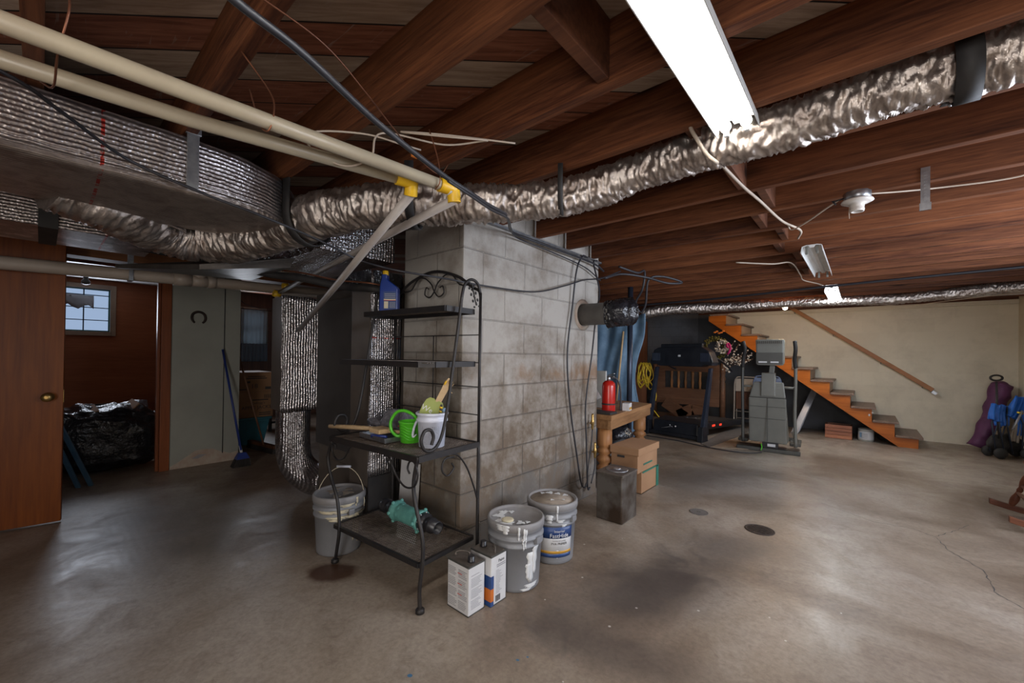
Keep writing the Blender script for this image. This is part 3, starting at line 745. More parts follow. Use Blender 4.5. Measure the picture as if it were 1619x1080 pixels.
flex('flexible_duct', 'long crinkled silver flexible duct snaking under the joists, hung on black straps',
     [(-2.62, .02, 1.97), (-2.70, .24, 1.93), (-2.90, .42, 1.90), (-2.92, .62, 1.895), (-2.66, .78, 1.90), (-2.38, .87, 1.925), (-2.10, .91, 1.94), (-1.84, 1.01, 1.955), (-1.62, 1.13, 1.96), (-1.50, 1.25, 1.96), (-1.36, 1.35, 1.96),
      (-1.24, 1.47, 1.97), (-1.09, 1.57, 1.985), (-.95, 1.665, 2.02), (-.78, 1.718, 2.062), (-.5, 1.74, 2.088), (-.2, 1.74, 2.084), (.1, 1.74, 2.10), (.4, 1.74, 2.098), (.9, 1.74, 2.10), (1.6, 1.74, 2.10)], lambda u: .132-.030*min(1, u/.32)-.025*min(1, max(0, (u-.32)/.2)))
def strap(label, c, top, r=.13, ax='y', wd=.03):
    # a black webbing sling: down one side, under the duct and up the other, nailed to the joist
    cx, cy, cz = c; P = []
    for a in range(180, 361, 15):
        P.append((r*math.cos(math.radians(a)), r*math.sin(math.radians(a))))
    P = [(-r, top-cz)]+P+[(r, top-cz)]
    b_ = MB(); rows = []
    d = Vector(ax).normalized(); side_ = Vector((-d.y, d.x, 0))
    for a, h in P:
        p = Vector(c)+side_*a+Vector((0, 0, h)); rows.append([p-d*wd/2, p+d*wd/2])
    b_.sheet(rows, .004); o_ = b_.build('duct_strap', 'matt_black'); return tag(o_, label, 'strap', 'webbing straps holding the flexible duct')
strap('black webbing strap on the flexible duct beside the trunk duct', (-2.18, .90, 1.935), 2.10, .137, (.95, .3, 0), .05)
strap('black webbing strap on the flexible duct between the two yellow elbows', (-1.60, 1.14, 1.96), 2.10, .125, (.75, .65, 0), .04)
strap('narrow black strap on the flexible duct where it reaches the open joists', (-1.07, 1.58, 2.01), 2.10, .108, (.85, .5, 0), .022)
t = thing('duct_strap', 'wide black webbing strap at the right end of the flexible duct, nailed to a joist', 'strap', (.22, 1.80, 2.1), 0, 'webbing straps holding the flexible duct')
b = MB(); rows = []
for a in range(0, 13):
    an = math.radians(150+a*14); y = 1.74+.095*math.cos(an)*1.0; z = 2.098+.095*math.sin(an)
    rows.append([(.19+.001*a, y, z), (.245+.001*a, y, z)])
rows.append([(.195, 1.895, 2.085), (.24, 1.90, 2.085)]); rows.append([(.19, 1.94, 2.09), (.235, 1.945, 2.09)])
b.sheet(rows, .004); b.build('webbing', 'matt_black', t, world=True)
MB().ball((.212, 1.925, 2.083), .006, 8).build('nail_head', 'steel', t, world=True)
flex('flexible_duct', 'thin far silver flexible duct running under the joists in front of the stairs',
     [(-2.7, 6.35, 1.93), (-2.45, 6.42, 1.98), (-2.1, 6.55, 2.0), (-1.5, 6.75, 2.01), (-.9, 6.85, 2.03), (-.3, 6.9, 2.02), (.3, 6.9, 2.0), (.7, 6.9, 2.02), (1.0, 6.9, 2.045), (1.6, 6.9, 2.06)], lambda u: .085-.025*min(1, u/.4), amp=.010)
t = flex('flexible_duct', 'black plastic wrapped duct elbow on the end of the grey flue pipe',
     [(-1.60, 3.05, 1.59), (-1.50, 3.07, 1.60), (-1.44, 3.16, 1.62)], .105, 'shiny_black', .02)
t = thing('flue_pipe', 'short grey round flue pipe sticking out of the chimney side', 'pipe', (-1.83, 3.05, 1.60))
MB().lathe([(.092, .0), (.092, .26), (.098, .265), (.098, .28)], (0, 0, 0), 36, (1, 0, 0)).build('pipe_body', 'flue_grey', t)
MB().lathe([(.13, -.002), (.135, .004), (.10, .008)], (0, 0, 0), 30, (1, 0, 0), cap=False).build('mortar_collar', 'peeled_plaster', t)

# ------------------------------------------------------------------ plastic pipes
def pipe(name, label, pts, r, mat, cat='pipe', group=None, smooth=True, seg=16):
    o_ = MB().tube(pts, r, seg).build(name, mat); return tag(o_, label, cat, group)
t = thing('plastic_pipe', 'upper ivory plastic pipe across the top left, ending in a yellow elbow', 'pipe', (-1.27, 0, 1.9), 0, 'ivory pipes below the joists')
MB().tube([(-1.345, -.9, 1.9), (-1.29, .24, 1.9), (-1.232, 1.03, 1.9)], .0215, 18).build('pipe_body', 'pvc', t, world=True)
MB().tube([(-1.236, .99, 1.9), (-1.229, 1.06, 1.9)], .0265, 18).tube([(-1.229, 1.055, 1.905), (-1.232, 1.065, 1.85)], .026, 18).build('elbow', 'yellow_plastic', t, world=True, bevel=.002)
MB().tube([(-1.2335, 1.03, 1.9), (-1.2325, 1.04, 1.9)], .0275, 18).build('white_band', 'white_drip', t, world=True)
MB().tube([(-1.229, 1.06, 1.86), (-2.0, 1.14, 1.83), (-4.1, 1.44, 1.80)], .018, 14).build('sloping_pipe', 'grey_pvc', t, world=True)
t = thing('plastic_pipe', 'lower ivory plastic pipe beside the foil trunk, ending in a yellow elbow', 'pipe', (-1.45, 0, 1.9), 0, 'ivory pipes below the joists')
MB().tube([(-1.56, -.9, 1.9), (-1.44, .26, 1.9), (-1.305, .885, 1.9)], .0205, 18).build('pipe_body', 'pvc', t, world=True)
MB().tube([(-1.312, .85, 1.9), (-1.297, .915, 1.9)], .0255, 18).tube([(-1.298, .91, 1.905), (-1.32, .92, 1.855)], .025, 18).build('elbow', 'yellow_plastic', t, world=True, bevel=.002)
MB().tube([(-1.315, .92, 1.862), (-2.2, 1.09, 1.66), (-3.38, 1.33, 1.42)], .018, 14).build('sloping_pipe', 'grey_pvc', t, world=True)
t = thing('drain_pipe', 'thick beige drain pipe running across the left wall with a capped coupling', 'pipe', (-4.3, .8, 1.83))
MB().tube([(-4.3, -2.3, 1.785), (-4.3, -.18, 1.81), (-4.3, .73, 1.838), (-4.3, 1.86, 1.862), (-4.3, 2.6, 1.875)], .046, 22).build('pipe_body', 'drain_pvc', t, world=True)
b = MB().tube([(-4.3, .70, 1.837), (-4.3, .82, 1.84)], .054, 22).tube([(-4.3, .93, 1.843), (-4.3, .99, 1.845)], .053, 22).tube([(-4.3, .81, 1.84), (-4.3, .94, 1.843)], .050, 22)
b.lathe([(.048, .0), (.048, .045), (.03, .055)], (-4.3, .875, 1.86), 20); b.build('coupling', 'drain_pvc', t, world=True)
b = MB().box(-4.352, -4.348, .43, .455, 1.78, 2.1)
b.box(-4.352, -4.248, .43, .455, 1.778, 1.782).box(-4.252, -4.248, .43, .455, 1.78, 2.1)
for k in range(7): b.box(-4.247, -4.246, .4385, .4465, 1.8+k*.04, 1.812+k*.04)
tag(b.build('pipe_strap', 'galvanised'), 'perforated metal strap holding the thick beige drain pipe', 'strap')
t = thing('vent_pipe', 'thin grey pipe dropping from yellow joints at the end of the drain pipe', 'pipe', (-4.2, 1.46, 1.6))
MB().tube([(-4.2, 1.452, 1.79), (-4.2, 1.46, 1.6), (-4.2, 1.455, 1.46)], .022, 14).build('pipe_body', 'grey_pvc', t, world=True)
MB().tube([(-4.2, 1.42, 1.80), (-4.2, 1.475, 1.785)], .032, 14).build('yellow_joint', 'yellow_plastic', t, world=True)
MB().tube([(-4.2, 1.50, 1.87), (-4.2, 1.545, 1.875)], .034, 14).build('yellow_joint', 'yellow_plastic', t, world=True)
MB().tube([(-4.2, 1.49, 1.80), (-4.0, 1.8, 1.79), (-3.8, 2.05, 1.78)], .016, 12).build('side_arm', 'grey_pvc', t, world=True)
for i, (p, lb) in enumerate((([(-1.40, .0, 2.10), (-1.345, .018, 2.06), (-1.30, .03, 1.99), (-1.34, .015, 1.90), (-1.45, .01, 1.868), (-1.52, -.01, 1.90)], 'bent copper hook around both ivory pipes near the top left corner'),
                ([(-1.34, .36, 2.10), (-1.30, .42, 2.0), (-1.262, .42, 1.93), (-1.27, .41, 1.872), (-1.31, .40, 1.90), (-1.335, .38, 2.0)], 'copper wire loop holding the upper ivory pipe at the second joist'),
                ([(-1.25, .95, 2.10), (-1.222, .97, 1.99), (-1.205, .97, 1.90), (-1.235, .97, 1.873)], 'short copper hook just before the right yellow elbow'))):
    tag(MB().tube(spline(p, 6), .0024, 6).build('pipe_hook', 'copper'), lb, 'wire hook', 'copper hooks on the ivory pipes')

# ------------------------------------------------------------------ cables
def cable(label, pts, r, mat, cat='cable', name='cable', group=None, n=8):
    return tag(MB().tube(spline(pts, n), r, 8).build(name, mat), label, cat, group)
cable('thick dark cable crossing diagonally from the top edge down to the chimney top', [(-.79, .08, 1.88), (-.83, .21, 1.86), (-.87, .34, 1.86), (-.98, .58, 1.86), (-1.08, .885, 1.855), (-1.115, 1.03, 1.855), (-1.17, 1.19, 1.865), (-1.25, 1.39, 1.895), (-1.52, 1.72, 2.0), (-1.765, 2.05, 2.06), (-1.775, 2.4, 2.06), (-1.77, 3.1, 2.05), (-1.79, 3.34, 2.02)], .0085, 'cable_black')
cable('second thinner cable hugging the thick dark cable along the chimney top', [(-1.075, .90, 1.84), (-1.11, 1.04, 1.84), (-1.17, 1.21, 1.85), (-1.25, 1.41, 1.88), (-1.54, 1.76, 1.98), (-1.775, 2.1, 2.04), (-1.785, 2.5, 2.03), (-1.79, 3.0, 2.0), (-1.80, 3.3, 1.93)], .005, 'cable_black')
cable('thin copper-coloured bell wire with an orange connector, strung under the joists', [(-1.03, .28, 2.05), (-1.05, .46, 2.04), (-1.12, .62, 2.02), (-1.22, .76, 2.03), (-1.33, .96, 2.02), (-1.40, 1.12, 2.03), (-1.40, 1.17, 2.09)], .0022, 'copper')
tag(MB().box(-1.335, -1.325, .93, .955, 2.015, 2.03).build('wire_connector', 'orange_leaf'), 'tiny orange wire connector on the copper bell wire', 'connector')
cable('long black cable sagging from the left edge past the rack to the chimney', [(-1.6, -.35, 1.98), (-1.656, -.078, 1.95), (-1.80, .03, 1.95), (-1.98, .19, 1.925), (-1.97, .40, 1.87), (-1.95, .60, 1.83), (-1.98, .85, 1.79), (-2.03, 1.08, 1.745), (-1.95, 1.18, 1.71), (-1.86, 1.27, 1.685), (-1.79, 1.50, 1.675), (-1.77, 1.80, 1.672), (-1.775, 2.3, 1.70), (-1.785, 2.7, 1.80), (-1.79, 3.0, 1.89), (-1.79, 3.3, 1.95), (-1.75, 3.6, 2.06)], .0055, 'cable_black')
cable('black insulated line set with copper tube, looping below the ducts to the chimney', [(-3.5, -.5, 2.02), (-3.55, .2, 1.93), (-3.4, .7, 1.87), (-3.2, 1.05, 1.80), (-2.95, 1.18, 1.76), (-2.70, 1.33, 1.70), (-2.44, 1.42, 1.67), (-2.42, 1.6, 1.655)], .026, 'matt_black', 'pipe')
cable('bare copper line lying on the black insulated line set', [(-3.45, -.5, 2.05), (-3.5, .2, 1.96), (-3.36, .7, 1.90), (-3.16, 1.03, 1.832), (-2.92, 1.155, 1.792), (-2.68, 1.30, 1.735), (-2.43, 1.39, 1.702), (-2.40, 1.56, 1.685)], .006, 'copper', 'pipe')
cable('white cable clipped under the joists from the long light towards the unlit fixture', [(-.455, 1.56, 2.16), (-.475, 1.555, 2.135), (-.488, 1.56, 2.105), (-.465, 1.57, 2.05), (-.452, 1.63, 2.02), (-.43, 1.68, 2.0), (-.45, 1.82, 2.05), (-.47, 1.92, 2.09), (-.44, 2.2, 2.075), (-.42, 2.5, 2.09), (-.37, 2.9, 2.075), (-.31, 3.22, 2.085), (-.345, 3.45, 2.09)], .007, 'cable_white')
cable('white cable wandering from the unlit fixture to the far lit light', [(-.85, 4.0, 2.09), (-.6, 4.15, 2.07), (-.48, 4.3, 2.09), (-.47, 4.9, 2.08), (-.48, 5.3, 2.085), (-.38, 5.6, 2.08), (-.33, 5.95, 2.09)], .006, 'cable_white')
cable('thin wire running from the lampholder to the right under the joists', [(.02, 2.70, 2.08), (.15, 2.78, 2.085), (.3, 2.85, 2.09), (.5, 2.86, 2.08), (.7, 2.84, 2.09), (1.6, 2.8, 2.09)], .004, 'cable_white')
cable('thin wire from the lampholder drooping left towards the white cable', [(-.10, 2.72, 2.08), (-.16, 2.80, 2.07), (-.25, 2.95, 2.06), (-.34, 3.08, 2.06), (-.36, 3.05, 2.09)], .004, 'cable_white')
cable('coil of cream cable hanging in loops by the ivory pipes', [(-1.37, 1.0, 2.08), (-1.36, .90, 2.06), (-1.42, .78, 2.07), (-1.48, .62, 2.03), (-1.40, .58, 1.93), (-1.33, .66, 1.88), (-1.30, .74, 1.93), (-1.33, .8, 2.05), (-1.25, 1.02, 2.07), (-1.15, 1.12, 2.09), (-1.10, 1.10, 2.07), (-1.17, .96, 2.05), (-1.30, .86, 2.07), (-1.22, 1.0, 2.09), (-1.05, 1.22, 2.09)], .0035, 'cable_white', 'cable', 'cable_coil')
cable('left black hose hanging down the chimney side, ending near the floor', [(-1.79, 3.05, 2.09), (-1.78, 2.95, 2.08), (-1.785, 2.87, 1.95), (-1.80, 2.84, 1.67), (-1.80, 2.77, 1.26), (-1.80, 2.82, .84), (-1.795, 2.93, .40), (-1.79, 2.99, .18), (-1.79, 3.05, .12), (-1.79, 3.08, .15)], .007, 'cable_black', 'hose', 'hose')
cable('right black hose hanging down the chimney side past the flue pipe', [(-1.78, 3.2, 2.09), (-1.77, 3.12, 2.05), (-1.70, 3.10, 1.80), (-1.70, 3.05, 1.60), (-1.76, 3.09, 1.25), (-1.79, 3.05, .84), (-1.79, 3.07, .50), (-1.79, 3.10, .12), (-1.79, 3.14, .10)], .007, 'cable_black', 'hose', 'hose')
for (y, z, lb) in ((3.17, .66, 'upper brass valve fitting on a thin hose against the chimney'), (3.22, .40, 'lower brass valve fitting on a thin hose against the chimney')):
    t = thing('hose_valve', lb, 'valve', (-1.79, y, z), 0, 'brass valves on the hoses')
    MB().lathe([(.006, -.06), (.010, -.05), (.012, -.02), (.016, -.01), (.016, .02), (.010, .03), (.012, .06), (.008, .08)], (0, 0, 0), 12).box(-.01, .01, -.035, -.01, -.005, .006).build('valve_body', 'brass', t)
    MB().tube(spline([(0, 0, -.06), (.003, -.02, -.18), (0, -.05, -.30), (0, -.09, -(z-.12))] if z > .5 else [(0, 0, -.06), (.002, -.01, -.15), (0, -.06, -.27)], 6), .005, 6).build('thin_hose', 'cable_black', t)
cable('tangle of black and grey wires hanging from a joist beyond the chimney', [(-1.72, 3.5, 2.08), (-1.64, 3.72, 2.05), (-1.62, 3.85, 2.08), (-1.66, 3.9, 1.92), (-1.75, 3.95, 1.80), (-1.72, 4.0, 1.70), (-1.66, 3.98, 1.78), (-1.60, 3.9, 2.0), (-1.50, 4.0, 2.04), (-1.36, 4.15, 1.99), (-1.45, 4.0, 1.97), (-1.6, 3.85, 2.02), (-1.74, 3.6, 2.03), (-1.79, 3.36, 1.96)], .011, 'cable_black', 'wires', 'wire_bundle')
cable('black plastic pipe running below the far joists', [(-2.6, 6.0, 2.03), (-1.5, 6.0, 2.05), (0, 5.75, 2.07), (1.6, 5.55, 2.08)], .013, 'cable_black', 'pipe', 'plastic_pipe')
cable('thin white wire draped loosely above the cream wall', [(-.15, 7.45, 2.08), (.1, 7.9, 2.06), (.5, 8.1, 2.03), (1.0, 7.8, 2.05), (1.6, 7.6, 2.08)], .005, 'cable_white')
cable('thin warm-lit wire along the joist over the stairs to the bulb', [(-1.9, 7.3, 2.08), (-1.5, 7.25, 2.09), (-1.1, 7.2, 2.075), (-.93, 7.2, 2.085)], .005, 'cable_white')
b = MB().box(.222, .238, 2.748, 2.75, 2.10, 2.17).box(.222, .238, 2.752, 2.755, 2.02, 2.10)
b = MB().box(.206, .238, 2.726, 2.729, 1.96, 2.165).box(.202, .242, 2.722, 2.730, 1.96, 1.995)
for k in range(10): b.box(.217, .227, 2.7245, 2.726, 2.005+k*.015, 2.012+k*.015)
tag(b.build('hanger_strap', 'galvanised'), 'perforated metal hanger strap dangling from a joist near the lampholder', 'strap')

# ------------------------------------------------------------------ furnace corner
t = thing('return_duct', 'upright foil-wrapped duct box with a grey side, standing left of the furnace', 'duct', (-3.7, 1.45, .75))
MB().box(-3.82, -3.602, 1.285, 1.62, .76, 1.70).build('duct_body', 'furnace_panel', t, world=True)
G = [[wob((-3.598+.004, 1.28+.345*k/8, .75+.96*i/24), .012) for k in range(9)] for i in range(25)]
MB().sheet(G, .006).build('foil_wrap', 'bubble_foil', t, world=True)
MB().tube(spline([(-3.74, 1.44, .76), (-3.74, 1.44, .45), (-3.72, 1.47, .27), (-3.62, 1.55, .16), (-3.45, 1.62, .15)], 8), .135, 26).build('round_elbow', 'plenum_foil', t, world=True)
t = thing('furnace', 'dark grey furnace cabinet behind the rack with a lighter base', 'furnace', (-3.05, 1.9, 0))
MB().box(-3.44, -2.72, 1.50, 2.3, .50, 1.70).build('upper_cabinet', 'furnace_grey', t, world=True, bevel=.006)
MB().box(-3.42, -2.74, 1.52, 2.3, 0, .495).build('base_cabinet', 'furnace_panel', t, world=True, bevel=.006)
MB().box(-2.765, -2.735, 1.465, 1.495, 0.0, 1.78).build('corner_conduit', 'flue_grey', t, world=True)
MB().box(-3.44, -2.72, 1.492, 1.50, 1.66, 1.72).build('top_flange', 'dull_foil', t, world=True)
MB().box(-3.3, -2.9, 1.515, 1.52, .10, .40).build('access_door', 'furnace_panel', t, world=True)
t = thing('plenum_duct', 'tall foil-wrapped plenum with red seam lines between furnace and chimney', 'duct', (-2.6, 1.8, 0))
MB().box(-2.72, -2.474, 1.42, 2.2, 0.0, 1.79).build('duct_body', 'furnace_panel', t, world=True, bevel=.01)
G = [[wob((-2.468, 1.42+.235*k/6, .42+1.36*i/30), .008) for k in range(7)] for i in range(31)]
MB().sheet(G, .004).build('foil_wrap', 'plenum_foil', t, world=True)
MB().box(-2.472, -2.462, 1.42, 1.655, .0, .42).build('black_base', 'matt_black', t, world=True)
MB().box(-2.476, -2.458, 1.44, 1.656, 1.64, 1.80).box(-3.0, -2.474, 1.40, 1.425, 1.72, 1.80).build('black_tape', 'shiny_black', t, world=True)
# ------------------------------------------------------------------ baker's rack
RA = math.radians(4.5); RO = Vector((-2.01, 1.178, 0)); RM = Matrix.Translation(RO) @ Matrix.Rotation(RA, 4, 'Z'); RI = RM.inverted()
def loc(p): return RI @ Vector(p)
rk = thing('bakers_rack', "black wrought iron baker's rack with mesh shelves against the chimney corner", 'rack', tuple(RO), RA)
def ring(b_, pts, z0, z1, wd):       # flat bar frame round a polygon
    n_ = len(pts)
    for i in range(n_):
        a = Vector((*pts[i], 0)); c = Vector((*pts[(i+1) % n_], 0)); d = (c-a).normalized(); q = Vector((-d.y, d.x, 0))*wd
        a2 = a-d*0; c2 = c+d*0
        b_.hexa([(*(a2-q*.5).xy, z0), (*(c2-q*.5).xy, z0), (*(c2+q*.5).xy, z0), (*(a2+q*.5).xy, z0), (*(a2-q*.5).xy, z1), (*(c2-q*.5).xy, z1), (*(c2+q*.5).xy, z1), (*(a2+q*.5).xy, z1)])
def mesh_fill(b_, x0, x1, y0, y1, z, sx=.014, sy=.018, w_=.0019):
    x = x0
    while x < x1: b_.box(x-w_, x+w_, y0, y1, z-.0015, z+.0015); x += sx
    y = y0
    while y < y1: b_.box(x0, x1, y-w_, y+w_, z-.002, z+.001); y += sy
sh = [('lower_shelf', -.355, .39, .0, .39, .23, .022), ('table_shelf', -.40, .385, -.01, .435, .748, .03), ('middle_shelf', -.385, .355, .07, .425, 1.207, .03), ('top_shelf', -.385, .345, .20, .425, 1.508, .03)]
for nm, x0, x1, y0, y1, z, h in sh:
    fr = MB(); ring(fr, [(x0, y0), (x1, y0), (x1, y1), (x0, y1)] if nm != 'middle_shelf' else [(x0, y0-.03), (x1-.06, y0-.01), (x1, y0+.05), (x1, y1), (x0, y1)], z-h, z, .014)
    f = fr.build(nm, 'black_metal', rk)
    g = MB(); mesh_fill(g, x0, x1, y0, y1, z-.006); g.build('wire_mesh', 'mesh_metal', f)
# solid dark plate under the left of the table top
def leg(pts, base=True):
    b_ = MB(); b_.tube(spline(pts, 8), .0095, 10)
    if base: b_.lathe([(.014, .0), (.022, .004), (.022, .02), (.012, .028)], (*Vector(pts[-1]).xy, 0), 16)
    b_.build('leg', 'black_metal', rk)
LR = [(-1.63, 1.2, .745), (-1.66, 1.2, .61), (-1.64, 1.2, .51), (-1.585, 1.2, .37), (-1.58, 1.2, .26), (-1.60, 1.2, .12), (-1.601, 1.205, .012)]
leg([loc(p) for p in LR])
LL = [(-2.41, 1.15, .72), (-2.46, 1.15, .61), (-2.42, 1.15, .5), (-2.335, 1.15, .38), (-2.305, 1.15, .22), (-2.33, 1.15, .09), (-2.36, 1.155, .012)]
leg([loc(p) for p in LL])
for x in (-.385, .385):
    leg([(x, .435, .745), (x, .435, .3), (x, .435, .012)], True)
    MB().tube([(x, .435, .74), (x, .435, 1.60)], .0085, 10).build('back_post', 'black_metal', rk)
SR = [(-1.65, 1.64, 1.60), (-1.65, 1.62, 1.645), (-1.65, 1.58, 1.665), (-1.65, 1.53, 1.65), (-1.65, 1.495, 1.59), (-1.65, 1.46, 1.38), (-1.65, 1.41, 1.08), (-1.65, 1.37, .88), (-1.65, 1.33, .79), (-1.65, 1.28, .762), (-1.65, 1.235, .775), (-1.65, 1.215, .82), (-1.65, 1.235, .865), (-1.65, 1.275, .865), (-1.65, 1.295, .83), (-1.65, 1.282, .79)]
pr_ = [loc(p) for p in SR]; pr_ = [Vector((.385, p.y, p.z)) for p in pr_]
MB().tube(spline(pr_, 8), .0085, 10).build('side_rod', 'black_metal', rk)
MB().tube(spline([Vector((-.385, p.y, p.z)) for p in pr_], 8), .0085, 10).build('side_rod', 'black_metal', rk)
arch = [(-.385, .435, 1.56), (-.378, .435, 1.61), (-.33, .435, 1.655), (-.20, .435, 1.725), (0, .435, 1.765), (.20, .435, 1.715), (.32, .435, 1.64), (.372, .435, 1.615), (.385, .435, 1.58)]
MB().tube(spline(arch, 8), .009, 10).build('arched_top', 'black_metal', rk)
b = MB()
for s_ in (-1, 1):
    b.tube(spline([(s_*.30, .435, 1.655), (s_*.22, .435, 1.665), (s_*.16, .435, 1.725), (s_*.10, .435, 1.735), (s_*.03, .435, 1.69), (s_*.0, .435, 1.64), (-s_*.04, .435, 1.605), (-s_*.085, .435, 1.625), (-s_*.075, .435, 1.668), (-s_*.05, .435, 1.66)], 8), .0045, 8)
b.build('scrollwork', 'black_metal', rk)
for s_ in (-1, 1):
    b = MB(); b.tube(spline([(s_*.385, .36, 1.64), (s_*.375, .385, 1.60), (s_*.372, .41, 1.54)], 6), .004, 6)
    for k in range(7):
        c = Vector((s_*.375, .365+.008*k, 1.635-.018*k)); 
        for a in range(3): b.ball(c+Vector((s_*.008*math.cos(a*2+k), .014*math.cos(a*2.1+k), .014*math.sin(a*2.1+k))), .009, 6, (.5, 1, .7))
    b.build('leaf_ornament', 'black_metal', rk)
b = MB()
for z in (1.36, 1.06, .90, 1.20): b.tube([(-.385, .435, z), (.385, .435, z)], .0035, 6)
b.tube([(0.0, .435, .90), (0, .435, 1.36)], .0035, 6).build('back_wires', 'black_metal', rk)
def scr(p): return MB().tube(spline(p, 8), .005, 8).build('bracket_scroll', 'black_metal', rk)
scr([(.12, -.01, .725), (.17, -.01, .70), (.22, -.01, .63), (.29, -.01, .585), (.36, -.01, .60), (.385, -.01, .66), (.36, -.01, .715), (.325, -.01, .715), (.31, -.01, .68), (.325, -.01, .655)])
scr([(-.16, -.01, .725), (-.20, -.01, .70), (-.25, -.01, .64), (-.32, -.01, .62), (-.37, -.01, .65), (-.375, -.01, .70), (-.345, -.01, .705), (-.345, -.01, .675)])
scr([(.385, .20, .725), (.385, .27, .70), (.385, .34, .62), (.385, .40, .50), (.385, .43, .42)])
scr([(.385, .24, .70), (.385, .17, .70), (.385, .15, .65), (.385, .19, .61), (.385, .235, .64), (.385, .22, .67)])
scr([(-.385, .20, .725), (-.385, .27, .70), (-.385, .34, .62), (-.385, .40, .50), (-.385, .43, .42)])

# things on the rack -------------------------------------------------
ZT = .748
t = thing('oil_bottle', 'blue motor oil bottle with yellow cap on the top shelf of the rack', 'bottle', (-2.305, 1.46, 1.509), math.radians(40))
prof = [(-.055, 0), (.055, 0), (.058, .01), (.058, .15), (.05, .165), (-.005, .205), (-.012, .215), (-.012, .242), (-.046, .242), (-.046, .215), (-.056, .17), (-.058, .01)]
MB().prism(prof, -.028, .028, 'xz').build('bottle_body', 'blue_plastic', t, bevel=.006, seg=3)
MB().lathe([(.0175, .238), (.0185, .242), (.0185, .265), (.016, .268)], (-.029, 0, 0), 20).build('cap', 'yellow_plastic', t)
MB().box(-.03, .05, -.0295, -.0285, .02, .13).build('label_panel', 'label_blue', t)
MB().box(-.028, .048, -.0305, -.0297, .074, .084).box(-.026, .0, -.0305, -.0297, .024, .068, m=None).build('label_print', 'cream_drip', t)
MB().box(-.028, .048, -.0308, -.0301, .073, .077).build('label_stripe', 'print_red', t)
b = MB()
for k in range(5): b.box(.008, .046, -.0306, -.0298, .028+k*.008, .031+k*.008)
for k in range(3): b.box(-.024, .046, -.0306, -.0298, .092+k*.011, .096+k*.011)
b.build('small_print', 'print_grey', t)

t = thing('plastic_pail', 'white plastic pail with garden things in it on the rack table', 'bucket', (-1.765, 1.39, ZT))
MB().lathe([(.064, .0), (.068, .002), (.076, .135), (.084, .138), (.084, .150), (.078, .153), (.078, .170), (.087, .173), (.088, .182), (.083, .186), (.079, .184), (.074, .15), (.066, .004), (.001, .004)], seg=48, cap=False).build('pail_body', 'white_plastic', t)
b = MB(); b.tube(spline([(-.086, .0, .160), (-.10, -.03, .12), (-.10, -.05, .07), (-.085, -.06, .045), (-.07, -.05, .06)], 8), .007, 8, flat=.5)
b.build('handle', 'white_plastic', t)
MB().ball((-.082, -.01, .16), .012, 10).build('handle_boss', 'white_plastic', t)
b = MB()
dirp = Vector((.74, -.67))   # towards the camera
for k in range(12):
    z = .025+k*.008
    for j in range(9):
        a = math.atan2(dirp.y, dirp.x)+math.radians(-35+j*8); r_ = .0695+.076*(z/1.35)*.08+z*.055+.001
        b.box(r_-.0008, r_+.0008, -.0038, .0038, z-.0009, z+.0009, rot=None); vs = b.bm.verts[-8:]
        bmesh.ops.rotate(b.bm, cent=(0, 0, 0), matrix=Matrix.Rotation(a, 3, 'Z'), verts=vs)
b.build('fine_print', 'print_grey', t)
t = thing('garden_sign', 'sage green wooden paddle sign with a bee, standing in the white pail', 'sign', (-1.762, 1.392, .945), math.radians(50))
q = Matrix.Rotation(math.radians(27), 4, 'Y') @ Matrix.Translation((0, 0, -.055))
pd = MB().prism([(-.055, -.03), (.045, -.03), (.058, .02), (.05, .085), (.03, .11), (.008, .112), (-.004, .10), (-.02, .112), (-.045, .108), (-.058, .09), (-.062, .05)], -.006, .006, 'xz').xf(q).build('paddle', 'sage_paint', t, bevel=.002)
MB().prism([(-.016, .10), (.016, .10), (.019, .22), (.010, .245), (-.010, .245), (-.019, .22)], -.005, .005, 'xz').xf(q @ Matrix.Translation((.005, 0, 0))).build('handle', 'pale_wood', t, bevel=.002)
bee = MB()
for k in range(4): bee.ball((.034+.003*k, -.010, .085-.010*k), .009-.001*k, 8, (1.1, .45, .6), m=('yellow_plastic' if k % 2 == 0 else 'print_dark'))
bee.ball((.030, -.010, .096), .007, 8, (1, .45, 1), m='print_dark')
bee.ball((.054, -.011, .082), .011, 8, (1, .3, 1.1), m='tank_blue')
bee.xf(q).build('bee', None, pd)
text_mesh('We', .042, 'label_white', 'lettering', pd, q @ frame((-.030, -.0065, .045), (1, 0, 0), (0, -1, 0)))
MB().tube(spline([(.01, -.008, .225), (.025, -.01, .205), (.035, -.01, .23), (.03, -.01, .195), (.05, -.01, .18)], 5), .0025, 6).ball((.015, -.008, .23), .014, 8, (.9, .5, 1)).xf(q).build('raffia_bow', 'pale_wood', t)
MB().ball((-.008, -.009, .215), .010, 8, (.6, .5, 1.4)).xf(q).build('yellow_charm', 'yellow_plastic', t)
t = thing('scraper_tool', 'grey flat steel tool handle with a hole, upright in the white pail', 'tool', (-1.81, 1.37, .80), math.radians(40))
MB().prism([(-.017, 0), (.017, 0), (.017, .13), (.012, .14), (-.012, .14), (-.017, .13)], -.004, .004, 'xz').build('blade', 'galvanised', t, bevel=.001)
MB().lathe([(.005, -.001), (.005, .001)], (0, -.005, .122), 12, (0, 1, 0)).build('hanging_hole', 'print_dark', t)
t = thing('garden_trowel', 'trowel with a short wooden handle showing above the back of the white pail', 'tool', (-1.79, 1.435, .80))
MB().tube([(0, 0, 0), (-.01, .01, .10), (-.012, .012, .185)], [.011, .011, .009], 10).build('shaft', 'pale_wood', t)
t = thing('watering_can', 'bright green plastic watering can with round handle beside the white pail', 'watering can', (-1.935, 1.37, ZT))
